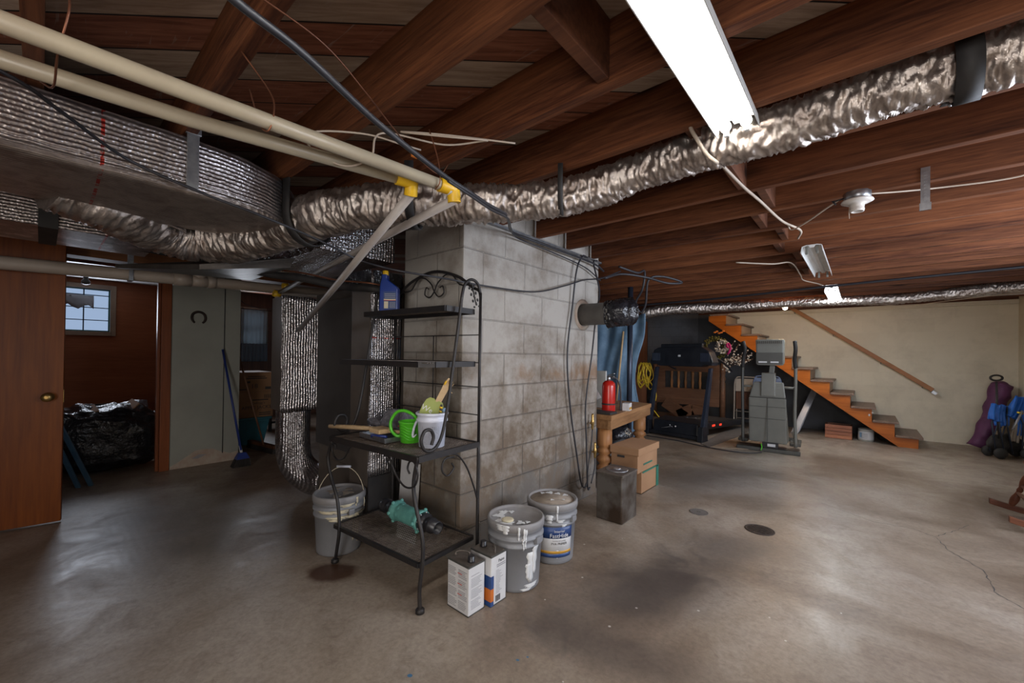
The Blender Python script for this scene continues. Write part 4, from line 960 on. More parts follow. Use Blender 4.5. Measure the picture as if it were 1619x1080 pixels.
MB().lathe([(.050, 0), (.052, .002), (.062, .11), (.066, .112), (.066, .118), (.060, .118), (.05, .004), (.001, .004)], seg=36, cap=False).build('body', 'green_plastic', t)
b = MB()
for k in range(5): b.tube(spline([(.046*math.cos(a)*(1+.16*(.03+.016*k)/.11)*1.12, .046*math.sin(a)*(1+.16*(.03+.016*k)/.11)*1.12, .028+.016*k+.01*math.sin(3*a)) for a in [math.radians(x) for x in range(-110, -9, 20)]], 4), .0035, 6)
b.build('moulded_ribs', 'green_plastic', t)
HP = [(.05, .02, .118), (.04, -.01, .158), (-.01, -.035, .178), (-.055, -.055, .165), (-.085, -.07, .115), (-.08, -.07, .065), (-.052, -.055, .035), (-.038, -.04, .035)]
MB().tube(spline(HP, 8), .009, 10).build('handle', 'green_plastic', t)
t = thing('wooden_mallet', 'pale round wooden handle jutting off the left of the rack table', 'tool', (-2.3, 1.28, .80))
MB().tube([(-2.43, 1.14, .803), (-2.30, 1.22, .803), (-2.17, 1.30, .80)], [.012, .0135, .012], 12).build('handle', 'pale_wood', t, world=True)
MB().box(-2.17, -2.06, 1.25, 1.34, .786, .815).build('head', 'pale_wood', t, world=True, bevel=.008)
t = thing('paint_tray', 'shallow metal tray under the tools on the rack table', 'tray', (-2.10, 1.33, ZT))
b = MB(); x0, x1, y0, y1 = -.15, .12, -.09, .10
b.box(x0, x1, y0, y1, .004, .008); 
for a in ((x0-.004, x0, y0, y1), (x1, x1+.004, y0, y1), (x0, x1, y0-.004, y0), (x0, x1, y1, y1+.004)): b.box(*a, .004, .03)
b.build('tray_body', 'galvanised', t, bevel=.002)
t = thing('plastic_bag', 'crumpled grey plastic bag heaped on the rack table by the green can', 'plastic bag', (-2.16, 1.44, .825))
b = MB(); b.ball((0, 0, 0), .1, 24, (1.45, .85, .78)); b.ball((-.15, -.05, -.02), .06, 16, (1.5, .8, .5))
for v in b.bm.verts:
    v.co += Vector([mnoise.noise(v.co*22+Vector((k*5, 1, 2))) for k in range(3)])*.030
    if v.co.z < -.03: v.co.z = -.03+(v.co.z+.03)*.2
b.build('bag_body', 'bag_plastic', t, smooth=True)
t = thing('roller_handle', 'red tool handle inside the grey plastic bag', 'tool', (-2.12, 1.38, .815))
MB().tube([(-.05, -.02, 0), (.0, 0, .008), (.05, .02, .006)], [.010, .014, .011], 10).build('grip', 'print_red', t)
t = thing('paint_stick', 'pale wooden stirring sticks under the grey bag', 'stick', (-2.05, 1.33, .79))
for dx, a in ((0, .3), (.02, .6), (-.03, .1)): MB().box(-.09+dx, .09+dx, -.012, .012, .02*a, .02*a+.005, rot=Matrix.Rotation(a, 3, 'Z')).build('stick', 'pale_wood', t)
t = thing('paint_brush', 'small dark blue handled tool lying in the metal tray', 'tool', (-2.07, 1.26, .775))
MB().tube([(-.05, -.02, 0), (.04, .02, 0)], [.012, .008], 8).build('grip', 'tool_blue', t)

# pump on the lower shelf -------------------------------------------
PA = Vector((-2.27, 1.415, .30)); PB = Vector((-1.79, 1.43, .295)); d = (PB-PA).normalized()
t = thing('pipe_filter', 'teal cast valve body with black pipe couplings on the bottom rack shelf', 'valve', tuple((PA+PB)/2))
c = PA+d*.13
MB().lathe([(.045, 0), (.058, .005), (.06, .03), (.048, .04), (.050, .06), (.050, .20), (.048, .22), (.058, .23), (.058, .255), (.05, .26)], c, 20, d).lathe([(.052, .05), (.053, .052), (.053, .075), (.05, .08)], c, 8, d).build('valve_body', 'pump_teal', t, world=True)
b = MB()
for s_ in (.018, .243):
    for a in range(6):
        u = d.cross(Vector((0, 0, 1))).normalized(); q = u*math.cos(a*PI/3)+Vector((0, 0, 1))*math.sin(a*PI/3)
        b.ball(c+d*s_+q*.060, .012, 8)
b.build('flange_lugs', 'pump_teal', t, world=True)
MB().lathe([(.03, 0), (.042, .01), (.044, .05), (.038, .055), (.036, .09), (.044, .095), (.042, .13)], PA, 20, d).build('left_coupling', 'black_plastic', t, world=True)
MB().lathe([(.052, 0), (.05, .03), (.038, .035), (.036, .055), (.042, .06), (.042, .085), (.034, .09), (.034, .13), (.028, .13), (.028, .05)], c+d*.26, 24, d).build('right_coupling', 'black_plastic', t, world=True)
b = MB()
for a in range(8):
    u = d.cross(Vector((0, 0, 1))).normalized(); q = u*math.cos(a*PI/4+.3)+Vector((0, 0, 1))*math.sin(a*PI/4+.3); b.ball(c+d*.27+q*.052, .006, 6)
b.build('bolts', 'steel', t, world=True)
t = thing('white_board', 'white board leaning upright behind the rack against the chimney', 'board', (-2.30, 1.64, 0))
MB().box(-2.40, -2.20, 1.60, 1.612, .0, .52, rot=Matrix.Rotation(math.radians(-3.5), 3, 'X'), piv=(-2.3, 1.6, 0)).build('panel', 'label_white', t, world=True)

# buckets ------------------------------------------------------------
def bucket(label, loc_, rz, dust=None, lidmat='bucket_lid', group=None, hgt=.365):
    t_ = thing('paint_bucket', label, 'bucket', loc_, rz, group); k = hgt/.365
    MB().lathe([(.125, 0), (.131, .004), (.132, .02), (.144, .235*k), (.152, .237*k), (.152, .246*k), (.1455, .248*k), (.146, .272*k), (.155, .274*k), (.155, .284*k), (.147, .286*k), (.148, .31*k), (.154, .312*k), (.154, .335*k), (.146, .34*k)], seg=56).build('bucket_body', 'grey_bucket', t_)
    MB().lathe([(.154, .322*k), (.158, .325*k), (.158, .352*k), (.153, .362*k), (.146, .363*k), (.142, .354*k), (.138, .349*k), (.001, .349*k)], seg=56, cap=False).build('lid', lidmat, t_)
    b_ = MB()
    for s_ in (-1, 1): b_.box(s_*.152-.012, s_*.152+.012, -.018, .018, .25*k, .285*k)
    b_.build('handle_ear', 'grey_bucket', t_, bevel=.004)
    return t_
def splat(t_, z, pts, mat, name='paint_spill', seed=1):
    R2 = random.Random(seed); b_ = MB()
    for (x, y, r_) in pts:
        n_ = 22; ph = R2.random()*6
        P = [(x+r_*(1+.35*math.sin(3*a+ph)+.2*math.sin(7*a+ph*2))*math.cos(a), y+r_*(1+.35*math.sin(3*a+ph)+.2*math.sin(7*a+ph*2))*math.sin(a)) for a in [2*PI*k/n_ for k in range(n_)]]
        P = [p if math.hypot(*p) < .136 else tuple(v*.136/math.hypot(*p) for v in p) for p in P]
        z += .0004
        b_.prism(P, z, z+.0015, 'xy')
    b_.build(name, mat, t_)
def drips(t_, R_, items, mat, name='paint_drip'):
    for a, zt, L_, w_ in items:     # angle, z top, length, width
        b_ = MB(); n_ = 8; rows = []
        for i in range(n_+1):
            z = zt-L_*i/n_; r_ = R_(z)+.0012; ww = w_*(1-.5*(i/n_)**2)*(1+.25*math.sin(i*2.1+a)); rows.append([(r_*math.cos(a+s_*ww/r_), r_*math.sin(a+s_*ww/r_), z) for s_ in (-.5, 0, .5)])
        b_.sheet(rows, .0012); b_.build(name, mat, t_)
Rf = lambda z: .132+.012*z/.235 if z < .236 else (.153 if z < .25 else (.1465 if z < .272 else (.156 if z < .286 else (.149 if z < .311 else .159))))
ca = math.atan2(-1.7, 1.45)     # direction from the buckets to the camera
tm = bucket('grey bucket with white paint splashed on lid and side, nearest the cans', (-1.452, 1.735, 0), 0, group='grey five gallon buckets')
splat(tm, .3495, [(-.02, -.085, .035), (.03, -.10, .03), (-.075, -.05, .03), (-.09, .0, .02), (-.06, .03, .015), (.075, -.05, .02), (.0, -.06, .02), (.10, -.02, .012)], 'white_drip', seed=3)
MB().lathe([(.03, 0), (.034, .003), (.032, .008), (.02, .010)], (.005, -.075, .352), 24).build('paint_disc', 'cream_drip', tm)
drips(tm, Rf, [(ca-.55, .36, .03, .05), (ca-.35, .36, .045, .04), (ca+.1, .355, .07, .012), (ca+.35, .34, .10, .012), (ca+.28, .345, .12, .010), (ca+.62, .21, .16, .05), (ca+.5, .15, .08, .03), (ca+.8, .24, .15, .035), (ca+.45, .02, .012, .06), (ca+.7, .04, .02, .08), (ca+.25, .29, .03, .01)], 'white_drip')
tr = bucket('grey primer bucket with a dusty lid and blue, white and gold label', (-1.468, 2.108, 0), 0, group='grey five gallon buckets')
MB().lathe([(.135, .3495), (.135, .352), (.001, .352)], seg=40, cap=False).build('dust', 'lid_dust', tr)
splat(tr, .352, [(-.07, .07, .02), (-.02, .09, .016), (.03, .10, .015), (-.1, .03, .012), (.02, -.03, .01), (.07, .02, .008)], 'white_drip', 'paint_spill', 9)
def wrap(t_, a0, a1, z0, z1, mat, name, off=.0012):
    b_ = MB(); rows = []
    for i in range(13):
        a = a0+(a1-a0)*i/12; rows.append([((Rf(z)+off)*math.cos(a), (Rf(z)+off)*math.sin(a), z) for z in (z0, (z0+z1)/2, z1)])
    b_.sheet(rows, .0006); return b_.build(name, mat, t_)
cr = math.atan2(-2.1, 1.468); A0, A1 = cr-.75, cr+.95
wrap(tr, A0, A1, .045, .228, 'label_white', 'label_panel'); wrap(tr, A0, A1, .160, .228, 'label_blue', 'blue_panel', .0018)
wrap(tr, A0, A1, .068, .084, 'label_gold', 'gold_band', .0018); wrap(tr, A0, A1, .045, .066, 'label_blue', 'blue_band', .0018)
Ac = cr+.33
def ctext(s, size, z, mat, ang=None):
    a = Ac if ang is None else ang; r_ = Rf(z)+.0022; n_ = (math.cos(a), math.sin(a), 0); x = (-math.sin(a), math.cos(a), 0)
    text_mesh(s, size, mat, 'lettering', tr, frame((r_*n_[0], r_*n_[1], z), x, n_), .0004, bend=r_)
ctext('Interior', .022, .203, 'label_white'); ctext('FastHide', .034, .176, 'label_white'); ctext('INTERIOR LATEX', .011, .145, 'print_grey'); ctext('PVA PRIMER', .019, .128, 'print_dark')
for z in (.112, .104, .096): ctext('- - - - - - - -', .012, z, 'print_grey')
drips(tr, Rf, [(cr+.2, .36, .10, .012), (cr+.24, .09, .05, .014), (cr-.1, .30, .05, .04), (cr+.35, .275, .02, .05), (cr+.5, .245, .02, .03)], 'white_drip')
tl = bucket('grey bucket streaked with cream paint, wire handle raised, left of the rack', (-2.532, 1.262, 0), 0, group='grey five gallon buckets')
splat(tl, .3495, [(-.05, -.02, .03), (.04, .03, .03), (.06, -.05, .02), (-.02, .07, .02), (-.09, .03, .015)], 'lid_dust', 'dried_paint', 5)
cl = math.atan2(-1.25, 2.53)
drips(tl, Rf, [(cl+.1, .287, .022, .12), (cl-.5, .285, .02, .10), (cl+.7, .25, .02, .14), (cl-.2, .249, .03, .09), (cl+.0, .235, .05, .03), (cl+.75, .23, .14, .014), (cl+.62, .2, .12, .012), (cl+.88, .23, .17, .012), (cl+.45, .25, .022, .12), (cl+.3, .32, .02, .08), (cl+.7, .35, .06, .015)], 'cream_drip')
hd = Vector((math.cos(YAW), math.sin(YAW), 0)); P = []
for k in range(0, 19):
    a = math.radians(k*10); P.append(hd*(.158*math.cos(a))+Vector((0, 0, .268+.235*math.sin(a)))+Vector((-.03, .04, 0))*math.sin(a))
MB().tube(P, .0022, 6).build('wire_handle', 'cream_drip', tl)
MB().tube([P[9]-hd*.045, P[9]+hd*.045], .008, 10).build('grip', 'white_plastic', tl)

# solvent cans -------------------------------------------------------
def can(label, x0, x1, y0, y1, h, second):
    t_ = thing('solvent_can', label, 'can', ((x0+x1)/2, (y0+y1)/2, 0), 0, 'rectangular solvent cans'); hx = (x1-x0)/2; hy = (y1-y0)/2
    MB().box(-hx, hx, -hy, hy, .002, h).build('can_body', 'label_white', t_, bevel=.006)
    MB().box(-hx-.001, hx+.001, -hy-.001, hy+.001, h-.004, h+.004).build('rim', 'gym_dark', t_, bevel=.002)
    MB().box(-hx-.001, hx+.001, -hy-.001, hy+.001, 0, .005).build('bottom_rim', 'gym_dark', t_, bevel=.002)
    MB().box(-hx+.004, hx-.004, -hy+.004, hy-.004, h+.003, h+.005).build('top_plate', 'tin_top', t_)
    cx, cy = (hx*.55, -hy*.1) if not second else (-hx*.5, hy*.0)
    MB().lathe([(.018, h+.005), (.018, h+.012), (.016, h+.014), (.016, h+.032), (.013, h+.034)], (cx, cy, 0), 20).build('cap', 'black_plastic', t_)
    s_ = -1 if not second else 1
    MB().tube(spline([(s_*hx*.1, hy*.5, h+.006), (s_*hx*.15, hy*.45, h+.022), (s_*hx*.55, hy*.1, h+.026), (s_*hx*.8, -hy*.2, h+.02), (s_*hx*.82, -hy*.25, h+.006)], 6), .006, 8, flat=.4).build('handle', 'tin_top', t_)
    return t_, hx, hy
t, hx, hy = can('front white solvent can covered in small print, beside the right rack leg', -1.556, -1.404, 1.336, 1.444, .232, False)
b = MB()
for c0 in (-.068, .004):
    for k in range(24):
        if k % 6 != 5: b.box(c0, c0+rnd.uniform(.045, .062), -hy-.0012, -hy-.0002, .02+k*.0083, .0225+k*.0083)
b.build('fine_print', 'print_grey', t)
b = MB()
for k in (8, 14, 20): b.box(-.0, .03, -hy-.0016, -hy-.0006, .0195+k*.0083, .0235+k*.0083)
b.build('red_print', 'print_red', t)
b = MB()
for k in range(22):
    if k % 7 != 6: b.box(hx+.0002, hx+.0012, -.038, rnd.uniform(.01, .036), .03+k*.0075, .0318+k*.0075)
b.build('side_print', 'label_white' if False else 'print_grey', t)
t, hx, hy = can('rear white solvent can with blue and orange corner, between the front can and the buckets', -1.525, -1.378, 1.462, 1.575, .245, True)
MB().box(hx-.06, hx+.0012, -hy-.0012, -hy+.0, .135, .135).build('blue_band', 'label_blue', t) if False else None
MB().box(hx-.06, hx+.0010, -hy-.0012, -hy+.02, .088, .150).build('blue_corner', 'label_blue', t)
MB().box(hx-.06, hx+.001, -hy-.0012, -hy+.02, .003, .026).build('blue_base', 'label_blue', t)
MB().box(hx-.06, hx+.0010, -hy-.0012, -hy+.02, .026, .088).build('orange_corner', 'label_orange', t)
text_mesh('Paint', .022, 'print_dark', 'lettering', t, frame((hx+.0008, .018, .212), (0, 1, 0), (1, 0, 0)), .0004)
text_mesh('THINNER', .014, 'print_dark', 'lettering', t, frame((hx+.0008, .018, .188), (0, 1, 0), (1, 0, 0)), .0004) if False else None
b = MB()
for k in range(2): b.box(hx+.0003, hx+.0013, -.015, .047, .184+k*.009, .1885+k*.009)
for k in range(15): b.box(hx+.0003, hx+.0010, -.02, rnd.uniform(.0, .042), .055+k*.008, .057+k*.008)
b.build('fine_print', 'print_grey', t)
b = MB()
for k in range(9): b.box(hx+.0003, hx+.0012, -.022+k*.004, -.022+k*.004+(.0012 if k % 3 else .0024), .015, .045)
b.build('bar_code', 'print_dark', t)
# ------------------------------------------------------------------ left side
t = thing('wooden_door', 'open orange-brown wooden door with a brass knob at the left edge', 'door', (-4.44, -.30, 0), math.radians(-9))
MB().box(-.02, .02, -.395, .415, .012, 2.05).build('door_leaf', 'door_wood', t, bevel=.003)
MB().lathe([(.03, 0), (.032, .004), (.014, .008), (.012, .03), (.026, .038), (.031, .052), (.026, .066), (.008, .07)], (.02, .345, .905), 24, (1, 0, 0)).build('knob', 'brass', t.children[0])
MB().box(-.012, .012, .413, .417, .86, .95).build('latch_plate', 'brass', t)
t = thing('trash_bag', 'big shiny black plastic trash bag stuffed in the closet doorway', 'bag', (-5.95, .43, 0))
b = MB(); bmesh.ops.create_icosphere(b.bm, subdivisions=5, radius=1)
for v in b.bm.verts:
    p = v.co.copy(); x = math.copysign(abs(p.x)**.7, p.x)*.30; y = math.copysign(abs(p.y)**.6, p.y)*.43; z = math.copysign(abs(p.z)**.55, p.z)*.33
    n_ = mnoise.noise(Vector((x*5, y*5, z*12)))*.05+mnoise.noise(Vector((x*14, y*10, z*26)))*.022
    k = 1+n_*2.2; v.co = Vector((x*k, y*k, max(0, z*k+.335)))
    if v.co.z > .58: v.co.z += .05*mnoise.noise(Vector((x*9, y*9, 3)))
for f in b.bm.faces: f.smooth = True
b.build('bag_body', 'shiny_black', t)
b = MB()
for (y, z, sy, sz, a) in ((-.10, .63, .05, .025, .5), (.12, .62, .09, .02, -.3), (.20, .66, .05, .03, .8), (.24, .61, .04, .035, -.7)):
    b.box(.02, .20, y-sy, y+sy, z, z+.012, rot=Matrix.Rotation(a, 3, 'X') @ Matrix.Rotation(.3, 3, 'Y'))
b.build('cardboard_scraps', 'cardboard', t)
b = MB(); b.sheet([[(.0-.05*i, -.15+.1*j, .64+.05*math.sin(i*1.3+j)) for j in range(6)] for i in range(4)], .003); b.build('grey_sheeting', 'bag_plastic', t)
for k, (y, tilt, lb) in enumerate(((.075, .0, 'left slate blue board leaning beside the trash bag'), (.155, .0, 'right slate blue board leaning beside the trash bag'))):
    o = MB().hexa([(-5.32, y+.14, 0), (-5.30, y+.17, 0), (-5.36, y+.18, 0), (-5.38, y+.15, 0), (-5.58, y-.07, .62-.04*k), (-5.56, y-.04, .63-.04*k), (-5.62, y-.03, .63-.04*k), (-5.64, y-.06, .62-.04*k)]).build('leaning_board', 'slate_blue', bevel=.004)
    tag(o, lb, 'board', 'slate blue boards in the closet')
t = thing('ceiling_light', 'small dark ceiling lamp fitting in the closet above the window', 'lamp', (-6.9, .33, 2.14))
MB().lathe([(.05, 0), (.05, -.02), (.025, -.03), (.02, -.07), (.04, -.10), (.035, -.13), (.01, -.14)], seg=16).build('fitting', 'gym_dark', t)
tag(MB().box(-6.9, -6.7, .45, .95, 2.115, 2.135).build('ceiling_panel', 'closet_ceiling'), 'loose white panel under the closet ceiling beside the lamp fitting', 'panel')
t = thing('wall_hook_box', 'dark piece of ragged cloth hanging inside the closet window', 'cloth', (-7.46, .25, 1.85))
b = MB(); rows = [[(-7.46+.02*math.sin(i+j), .16+.27*j/6, 1.93-.05*i+.03*math.sin(j*1.7)*i/3) for j in range(7)] for i in range(4)]
b.sheet(rows, .004).build('cloth', 'print_grey', t, world=True)
t = thing('horseshoe', 'rusty iron horseshoe nailed open end down on the white wall', 'horseshoe', (-5.44, 1.108, 1.60))
b = MB(); P = []
for k in range(0, 25):
    a = math.radians(-55+k*290/24); rr = 1 if abs(a-PI/2) < 1.2 else .97
    P.append((0, .062*math.cos(a)*rr, .062*math.sin(a)*1.05))
b.tube(P, [.010+.003*math.sin(PI*k/24) for k in range(25)], 8, flat=1).build('shoe', 'horseshoe_iron', t)
t = thing('broom', 'blue-handled broom leaning on the white wall, dark bristles on the floor', 'broom', (-5.05, 1.42, 0), 0)
MB().tube([(-5.415, 1.325, 1.26), (-5.10, 1.43, .17)], .0115, 10).build('handle', 'tool_blue', t, world=True)
MB().tube([(-5.12, 1.425, .22), (-5.09, 1.435, .13)], .014, 10).build('ferrule', 'label_white', t, world=True)
MB().hexa([(-5.13, 1.37, .085), (-5.03, 1.37, .085), (-5.03, 1.50, .085), (-5.13, 1.50, .085), (-5.11, 1.40, .15), (-5.06, 1.40, .15), (-5.06, 1.47, .15), (-5.11, 1.47, .15)]).build('broom_head', 'tool_blue', t, world=True, bevel=.008)
b = MB()
for k in range(9):
    for j in range(3): b.hexa([(-5.13+j*.035-.02, 1.345+k*.0195, 0), (-5.10+j*.035-.02, 1.345+k*.0195, 0), (-5.10+j*.035-.02, 1.36+k*.0195, 0), (-5.13+j*.035-.02, 1.36+k*.0195, 0), (-5.12+j*.03, 1.375+k*.0135, .09), (-5.095+j*.03, 1.375+k*.0135, .09), (-5.095+j*.03, 1.387+k*.0135, .09), (-5.12+j*.03, 1.387+k*.0135, .09)])
b.build('bristles', 'matt_black', t, world=True)
t = thing('push_broom', 'wide push broom with brown handle leaning in the passage opening', 'broom', (-5.7, 1.84, 0))
MB().tube([(-5.62, 1.53, 1.22), (-5.58, 1.70, .50), (-5.56, 1.80, .10)], .011, 10).build('handle', 'brown_wood', t, world=True)
MB().hexa([(-6.03, 1.76, .055), (-5.42, 1.86, .055), (-5.41, 1.92, .055), (-6.02, 1.82, .055), (-6.03, 1.76, .095), (-5.42, 1.86, .095), (-5.41, 1.92, .095), (-6.02, 1.82, .095)]).build('block', 'dark_board', t, world=True, bevel=.006)
MB().hexa([(-6.04, 1.745, 0), (-5.41, 1.845, 0), (-5.40, 1.935, 0), (-6.03, 1.835, 0), (-6.02, 1.765, .06), (-5.43, 1.865, .06), (-5.42, 1.915, .06), (-6.01, 1.815, .06)]).build('bristles', 'matt_black', t, world=True)
t = thing('storage_tote', 'teal blue plastic storage tote under the cartons in the passage', 'tote', (-6.4, 1.83, 0))
MB().hexa([(-6.18, 1.60, 0), (-6.18, 2.00, 0), (-6.72, 2.00, 0), (-6.72, 1.60, 0), (-6.14, 1.55, .34), (-6.14, 2.06, .34), (-6.76, 2.06, .34), (-6.76, 1.55, .34)]).build('tub', 'teal_tote', t, world=True, bevel=.01)
MB().box(-6.77, -6.12, 1.53, 2.08, .33, .36).build('lid', 'teal_tote', t, world=True, bevel=.008)
b = MB()
for y in (1.64, 1.80, 1.96): b.hexa([(-6.177, y-.02, .03), (-6.177, y+.02, .03), (-6.19, y+.02, .03), (-6.19, y-.02, .03), (-6.14, y-.02, .30), (-6.14, y+.02, .30), (-6.16, y+.02, .30), (-6.16, y-.02, .30)])
b.build('ribs', 'teal_tote', t, world=True)
for (z0, z1, lb, txt) in ((.361, .70, 'lower cereal carton with printed lettering on the blue tote', 'lower'), (.702, .965, 'upper carton stacked on the cereal carton in the passage', 'upper')):
    t = thing('carton', lb, 'cardboard box', (-6.45, 1.87, z0), 0, 'stacked cartons in the passage')
    MB().box(-6.72, -6.16, 1.56, 2.10, z0, z1).build('carton_body', 'dark_cardboard', t, world=True, bevel=.003)
    Fm = lambda y, z: frame((.2908, y, z), (0, 1, 0), (1, 0, 0))
    if txt == 'lower':
        text_mesh('APPLE JACKS', .062, 'print_dark', 'lettering', t, Fm(.03, .13)); text_mesh("Kellogg's", .045, 'print_dark', 'lettering', t, Fm(.05, .19)); text_mesh('4', .06, 'print_dark', 'lettering', t, Fm(-.24, .045))
        b = MB().box(.2905, .2915, -.02, .17, .225, .238).box(.2905, .2915, .06, .20, .05, .062).box(.2905, .2915, .06, .20, .025, .037)
        for k in range(12): b.box(.2905, .2915, .12+k*.008, .12+k*.008+(.003 if k % 3 else .005), .25, .30)
        b.build('print_block', 'print_dark', t)
    else:
        text_mesh('18', .085, 'print_dark', 'lettering', t, Fm(.0, .075)); text_mesh('KEEP CLEAN', .028, 'print_dark', 'lettering', t, Fm(.03, .21)) if False else None
        b = MB().box(.2905, .2915, -.08, .13, .20, .210).box(.2905, .2915, -.10, .15, .175, .187).box(.2905, .2915, .13, .20, .03, .065).box(.2905, .2915, -.2, -.09, .03, .042).box(.2905, .2915, -.09, -.05, .12, .145)
        b.build('print_block', 'print_dark', t)
MB_ = thing('passage_clutter', 'dark wooden stool frame with low rails behind the blue tote', 'stool', (-7.3, 2.6, 0))
for x, y in ((-7.0, 2.35), (-7.0, 2.85), (-7.5, 2.35), (-7.5, 2.85)): MB().box(x-.02, x+.02, y-.02, y+.02, 0, .40).build('leg', 'matt_black', MB_, world=True)
MB().box(-7.52, -6.98, 2.33, 2.87, .40, .43).box(-7.0, -6.98, 2.35, 2.85, .12, .15).box(-7.5, -7.0, 2.34, 2.36, .12, .15).build('seat_frame', 'matt_black', MB_, world=True)
t = thing('curtain', 'sheer lace curtain with blue-grey hem on the passage window', 'curtain', (-8.44, 2.55, 1.9))
def pleats(x, y0, y1, z0, z1, n, amp, ny=40, nz=6): return [[(x+amp*math.sin(2*PI*n*j/ny+.3*math.sin(i)), y0+(y1-y0)*j/ny, z0+(z1-z0)*i/nz) for j in range(ny+1)] for i in range(nz+1)]
b = MB().sheet(pleats(-8.42, 2.33, 2.76, 1.38, 2.0, 7, .012), .003); b.build('lace_panel', 'curtain_lace', t, world=True)
b = MB().sheet(pleats(-8.42, 2.33, 2.76, 1.06, 1.385, 7, .015), .003); b.build('hem_panel', 'curtain_hem', t, world=True)
MB().tube([(-8.44, 2.25, 2.01), (-8.44, 2.86, 2.01)], .006, 8).build('curtain_rod', 'black_metal', t, world=True)
tag(MB().tube(spline([(-5.552, 1.49, 1.87), (-5.58, 1.53, 1.85), (-5.6, 1.62, 1.80), (-5.6, 1.80, 1.77), (-5.6, 1.95, 1.80)], 6), .004, 6).build('wire', 'cable_black'), 'thin black wire drooping across the passage window', 'wire')

# ------------------------------------------------------------------ beside and beyond the chimney
t = thing('metal_tin', 'square rusty metal tin with a dusty embossed lid on the floor by the chimney', 'tin', (-1.44, 2.94, 0))
MB().box(-.108, .108, -.128, .128, 0.0, .355).build('tin_body', 'rusty_tin', t, bevel=.012)
MB().box(-.112, .112, -.132, .132, .348, .366).build('lid', 'tin_top', t, bevel=.008)
MB().lathe([(.085, .366), (.085, .369), (.075, .371), (.068, .368), (.055, .368), (.05, .371), (.001, .371)], seg=36, cap=False).build('lid_ring', 'galvanised', t)
MB().lathe([(.028, .371), (.028, .376), (.02, .378)], (0, 0, 0), 24).build('filler_cap', 'steel', t)
t = thing('storage_box', 'upper lidded cardboard file box by the rustic table', 'cardboard box', (-1.67, 3.70, .20), 0, 'stacked cardboard boxes')
MB().box(-1.762, -1.505, 3.475, 3.925, .20, .405).build('box_body', 'cardboard', t, world=True, bevel=.003)
MB().box(-1.768, -1.49, 3.46, 3.94, .36, .425).build('lid', 'cardboard', t, world=True, bevel=.004)
MB().box(-1.504, -1.502, 3.6, 3.8, .255, .27).build('green_print', 'tape_green', t, world=True)
MB().box(-1.74, -1.55, 3.472, 3.474, .235, .243).build('green_print', 'tape_green', t, world=True)
MB().box(-1.70, -1.63, 3.471, 3.474, .325, .345).build('hand_hole', 'print_dark', t, world=True)
t = thing('storage_box', 'lower open cardboard box under the lidded file box', 'cardboard box', (-1.67, 3.75, 0), 0, 'stacked cardboard boxes')
b = MB(); b.box(-1.76, -1.505, 3.56, 3.575, 0, .195).box(-1.76, -1.505, 3.935, 3.95, 0, .195).box(-1.52, -1.505, 3.575, 3.935, 0, .195).box(-1.76, -1.745, 3.575, 3.935, 0, .195).box(-1.76, -1.505, 3.56, 3.95, 0, .006)
b.build('box_body', 'cardboard', t, world=True)
MB().box(-1.504, -1.5, 3.90, 3.955, .0, .197).box(-1.505, -1.50, 3.58, 3.94, .185, .199).build('green_edging', 'tape_green', t, world=True)
# rustic table
t = thing('rustic_table', 'heavy rustic wooden table with thick turned legs behind the chimney', 'table', (-2.0, 4.1, 0))
TP = [(-1.725, 3.40), (-1.86, 4.66), (-2.42, 4.72), (-2.36, 3.44)]
b = MB(); b.prism(TP, .655, .70, 'xy'); b.build('tabletop', 'bench_wood', t, world=True, bevel=.006)
b = MB(); TQ = [(-1.735, 3.41), (-1.868, 4.65), (-1.90, 4.645), (-1.77, 3.405)]; b.prism(TQ, .57, .655, 'xy').box(-2.35, -1.76, 3.42, 3.455, .57, .655).build('apron', 'bench_wood', t, world=True, bevel=.003)
lp = [(.055, 0), (.06, .01), (.06, .05), (.045, .06), (.07, .09), (.07, .12), (.045, .145), (.072, .175), (.072, .205), (.045, .23), (.074, .26), (.074, .29), (.046, .315), (.072, .34), (.07, .365), (.048, .385), (.068, .40), (.07, .42), (.068, .57)]
for (x, y) in ((-1.845, 3.50), (-1.955, 4.55), (-2.27, 3.52), (-2.33, 4.6)): MB().lathe([(r_, h) for r_, h in lp], (x, y, 0), 24).build('leg', 'leg_wood', t, world=True)
t = thing('bin_bags', 'white paper bag with black plastic under the rustic table', 'bag', (-2.05, 4.15, 0))
b = MB(); b.ball((-2.05, 4.15, .17), .18, 20, (1.0, 1.1, .95))
for v in b.bm.verts: v.co += Vector([mnoise.noise(v.co*9+Vector((k*5, 0, 0)))*.04 for k in range(3)]); v.co.z = max(0, v.co.z)
b.build('paper_bag', 'label_white', t, world=True, smooth=True)
b = MB(); b.ball((-2.03, 4.12, .40), .14, 18, (1.1, 1.3, .7))
for v in b.bm.verts: v.co += Vector([mnoise.noise(v.co*14+Vector((k*5, 2, 0)))*.05 for k in range(3)])
b.build('black_plastic', 'shiny_black', t, world=True, smooth=True)
t = thing('fire_extinguisher', 'red fire extinguisher with black hose standing on the rustic table', 'fire extinguisher', (-1.87, 3.62, .70))
MB().lathe([(.04, 0), (.062, .004), (.064, .02), (.064, .25), (.058, .285), (.035, .305), (.02, .31)], seg=28).build('cylinder', 'red_paint', t)
MB().lathe([(.018, .305), (.02, .33), (.016, .35)], seg=14).box(-.012, .055, -.01, .01, .345, .355).box(-.01, .06, -.01, .01, .365, .372, rot=Matrix.Rotation(-.25, 3, 'Y')).build('valve_handle', 'steel', t)
MB().tube(spline([(.015, .01, .335), (.055, .05, .33), (.085, .07, .25), (.09, .075, .12), (.088, .075, .02)], 8), .009, 8).build('hose', 'cable_black', t)
MB().lathe([(.0655, .075), (.0655, .09)], seg=28, cap=False).build('band', 'matt_black', t)
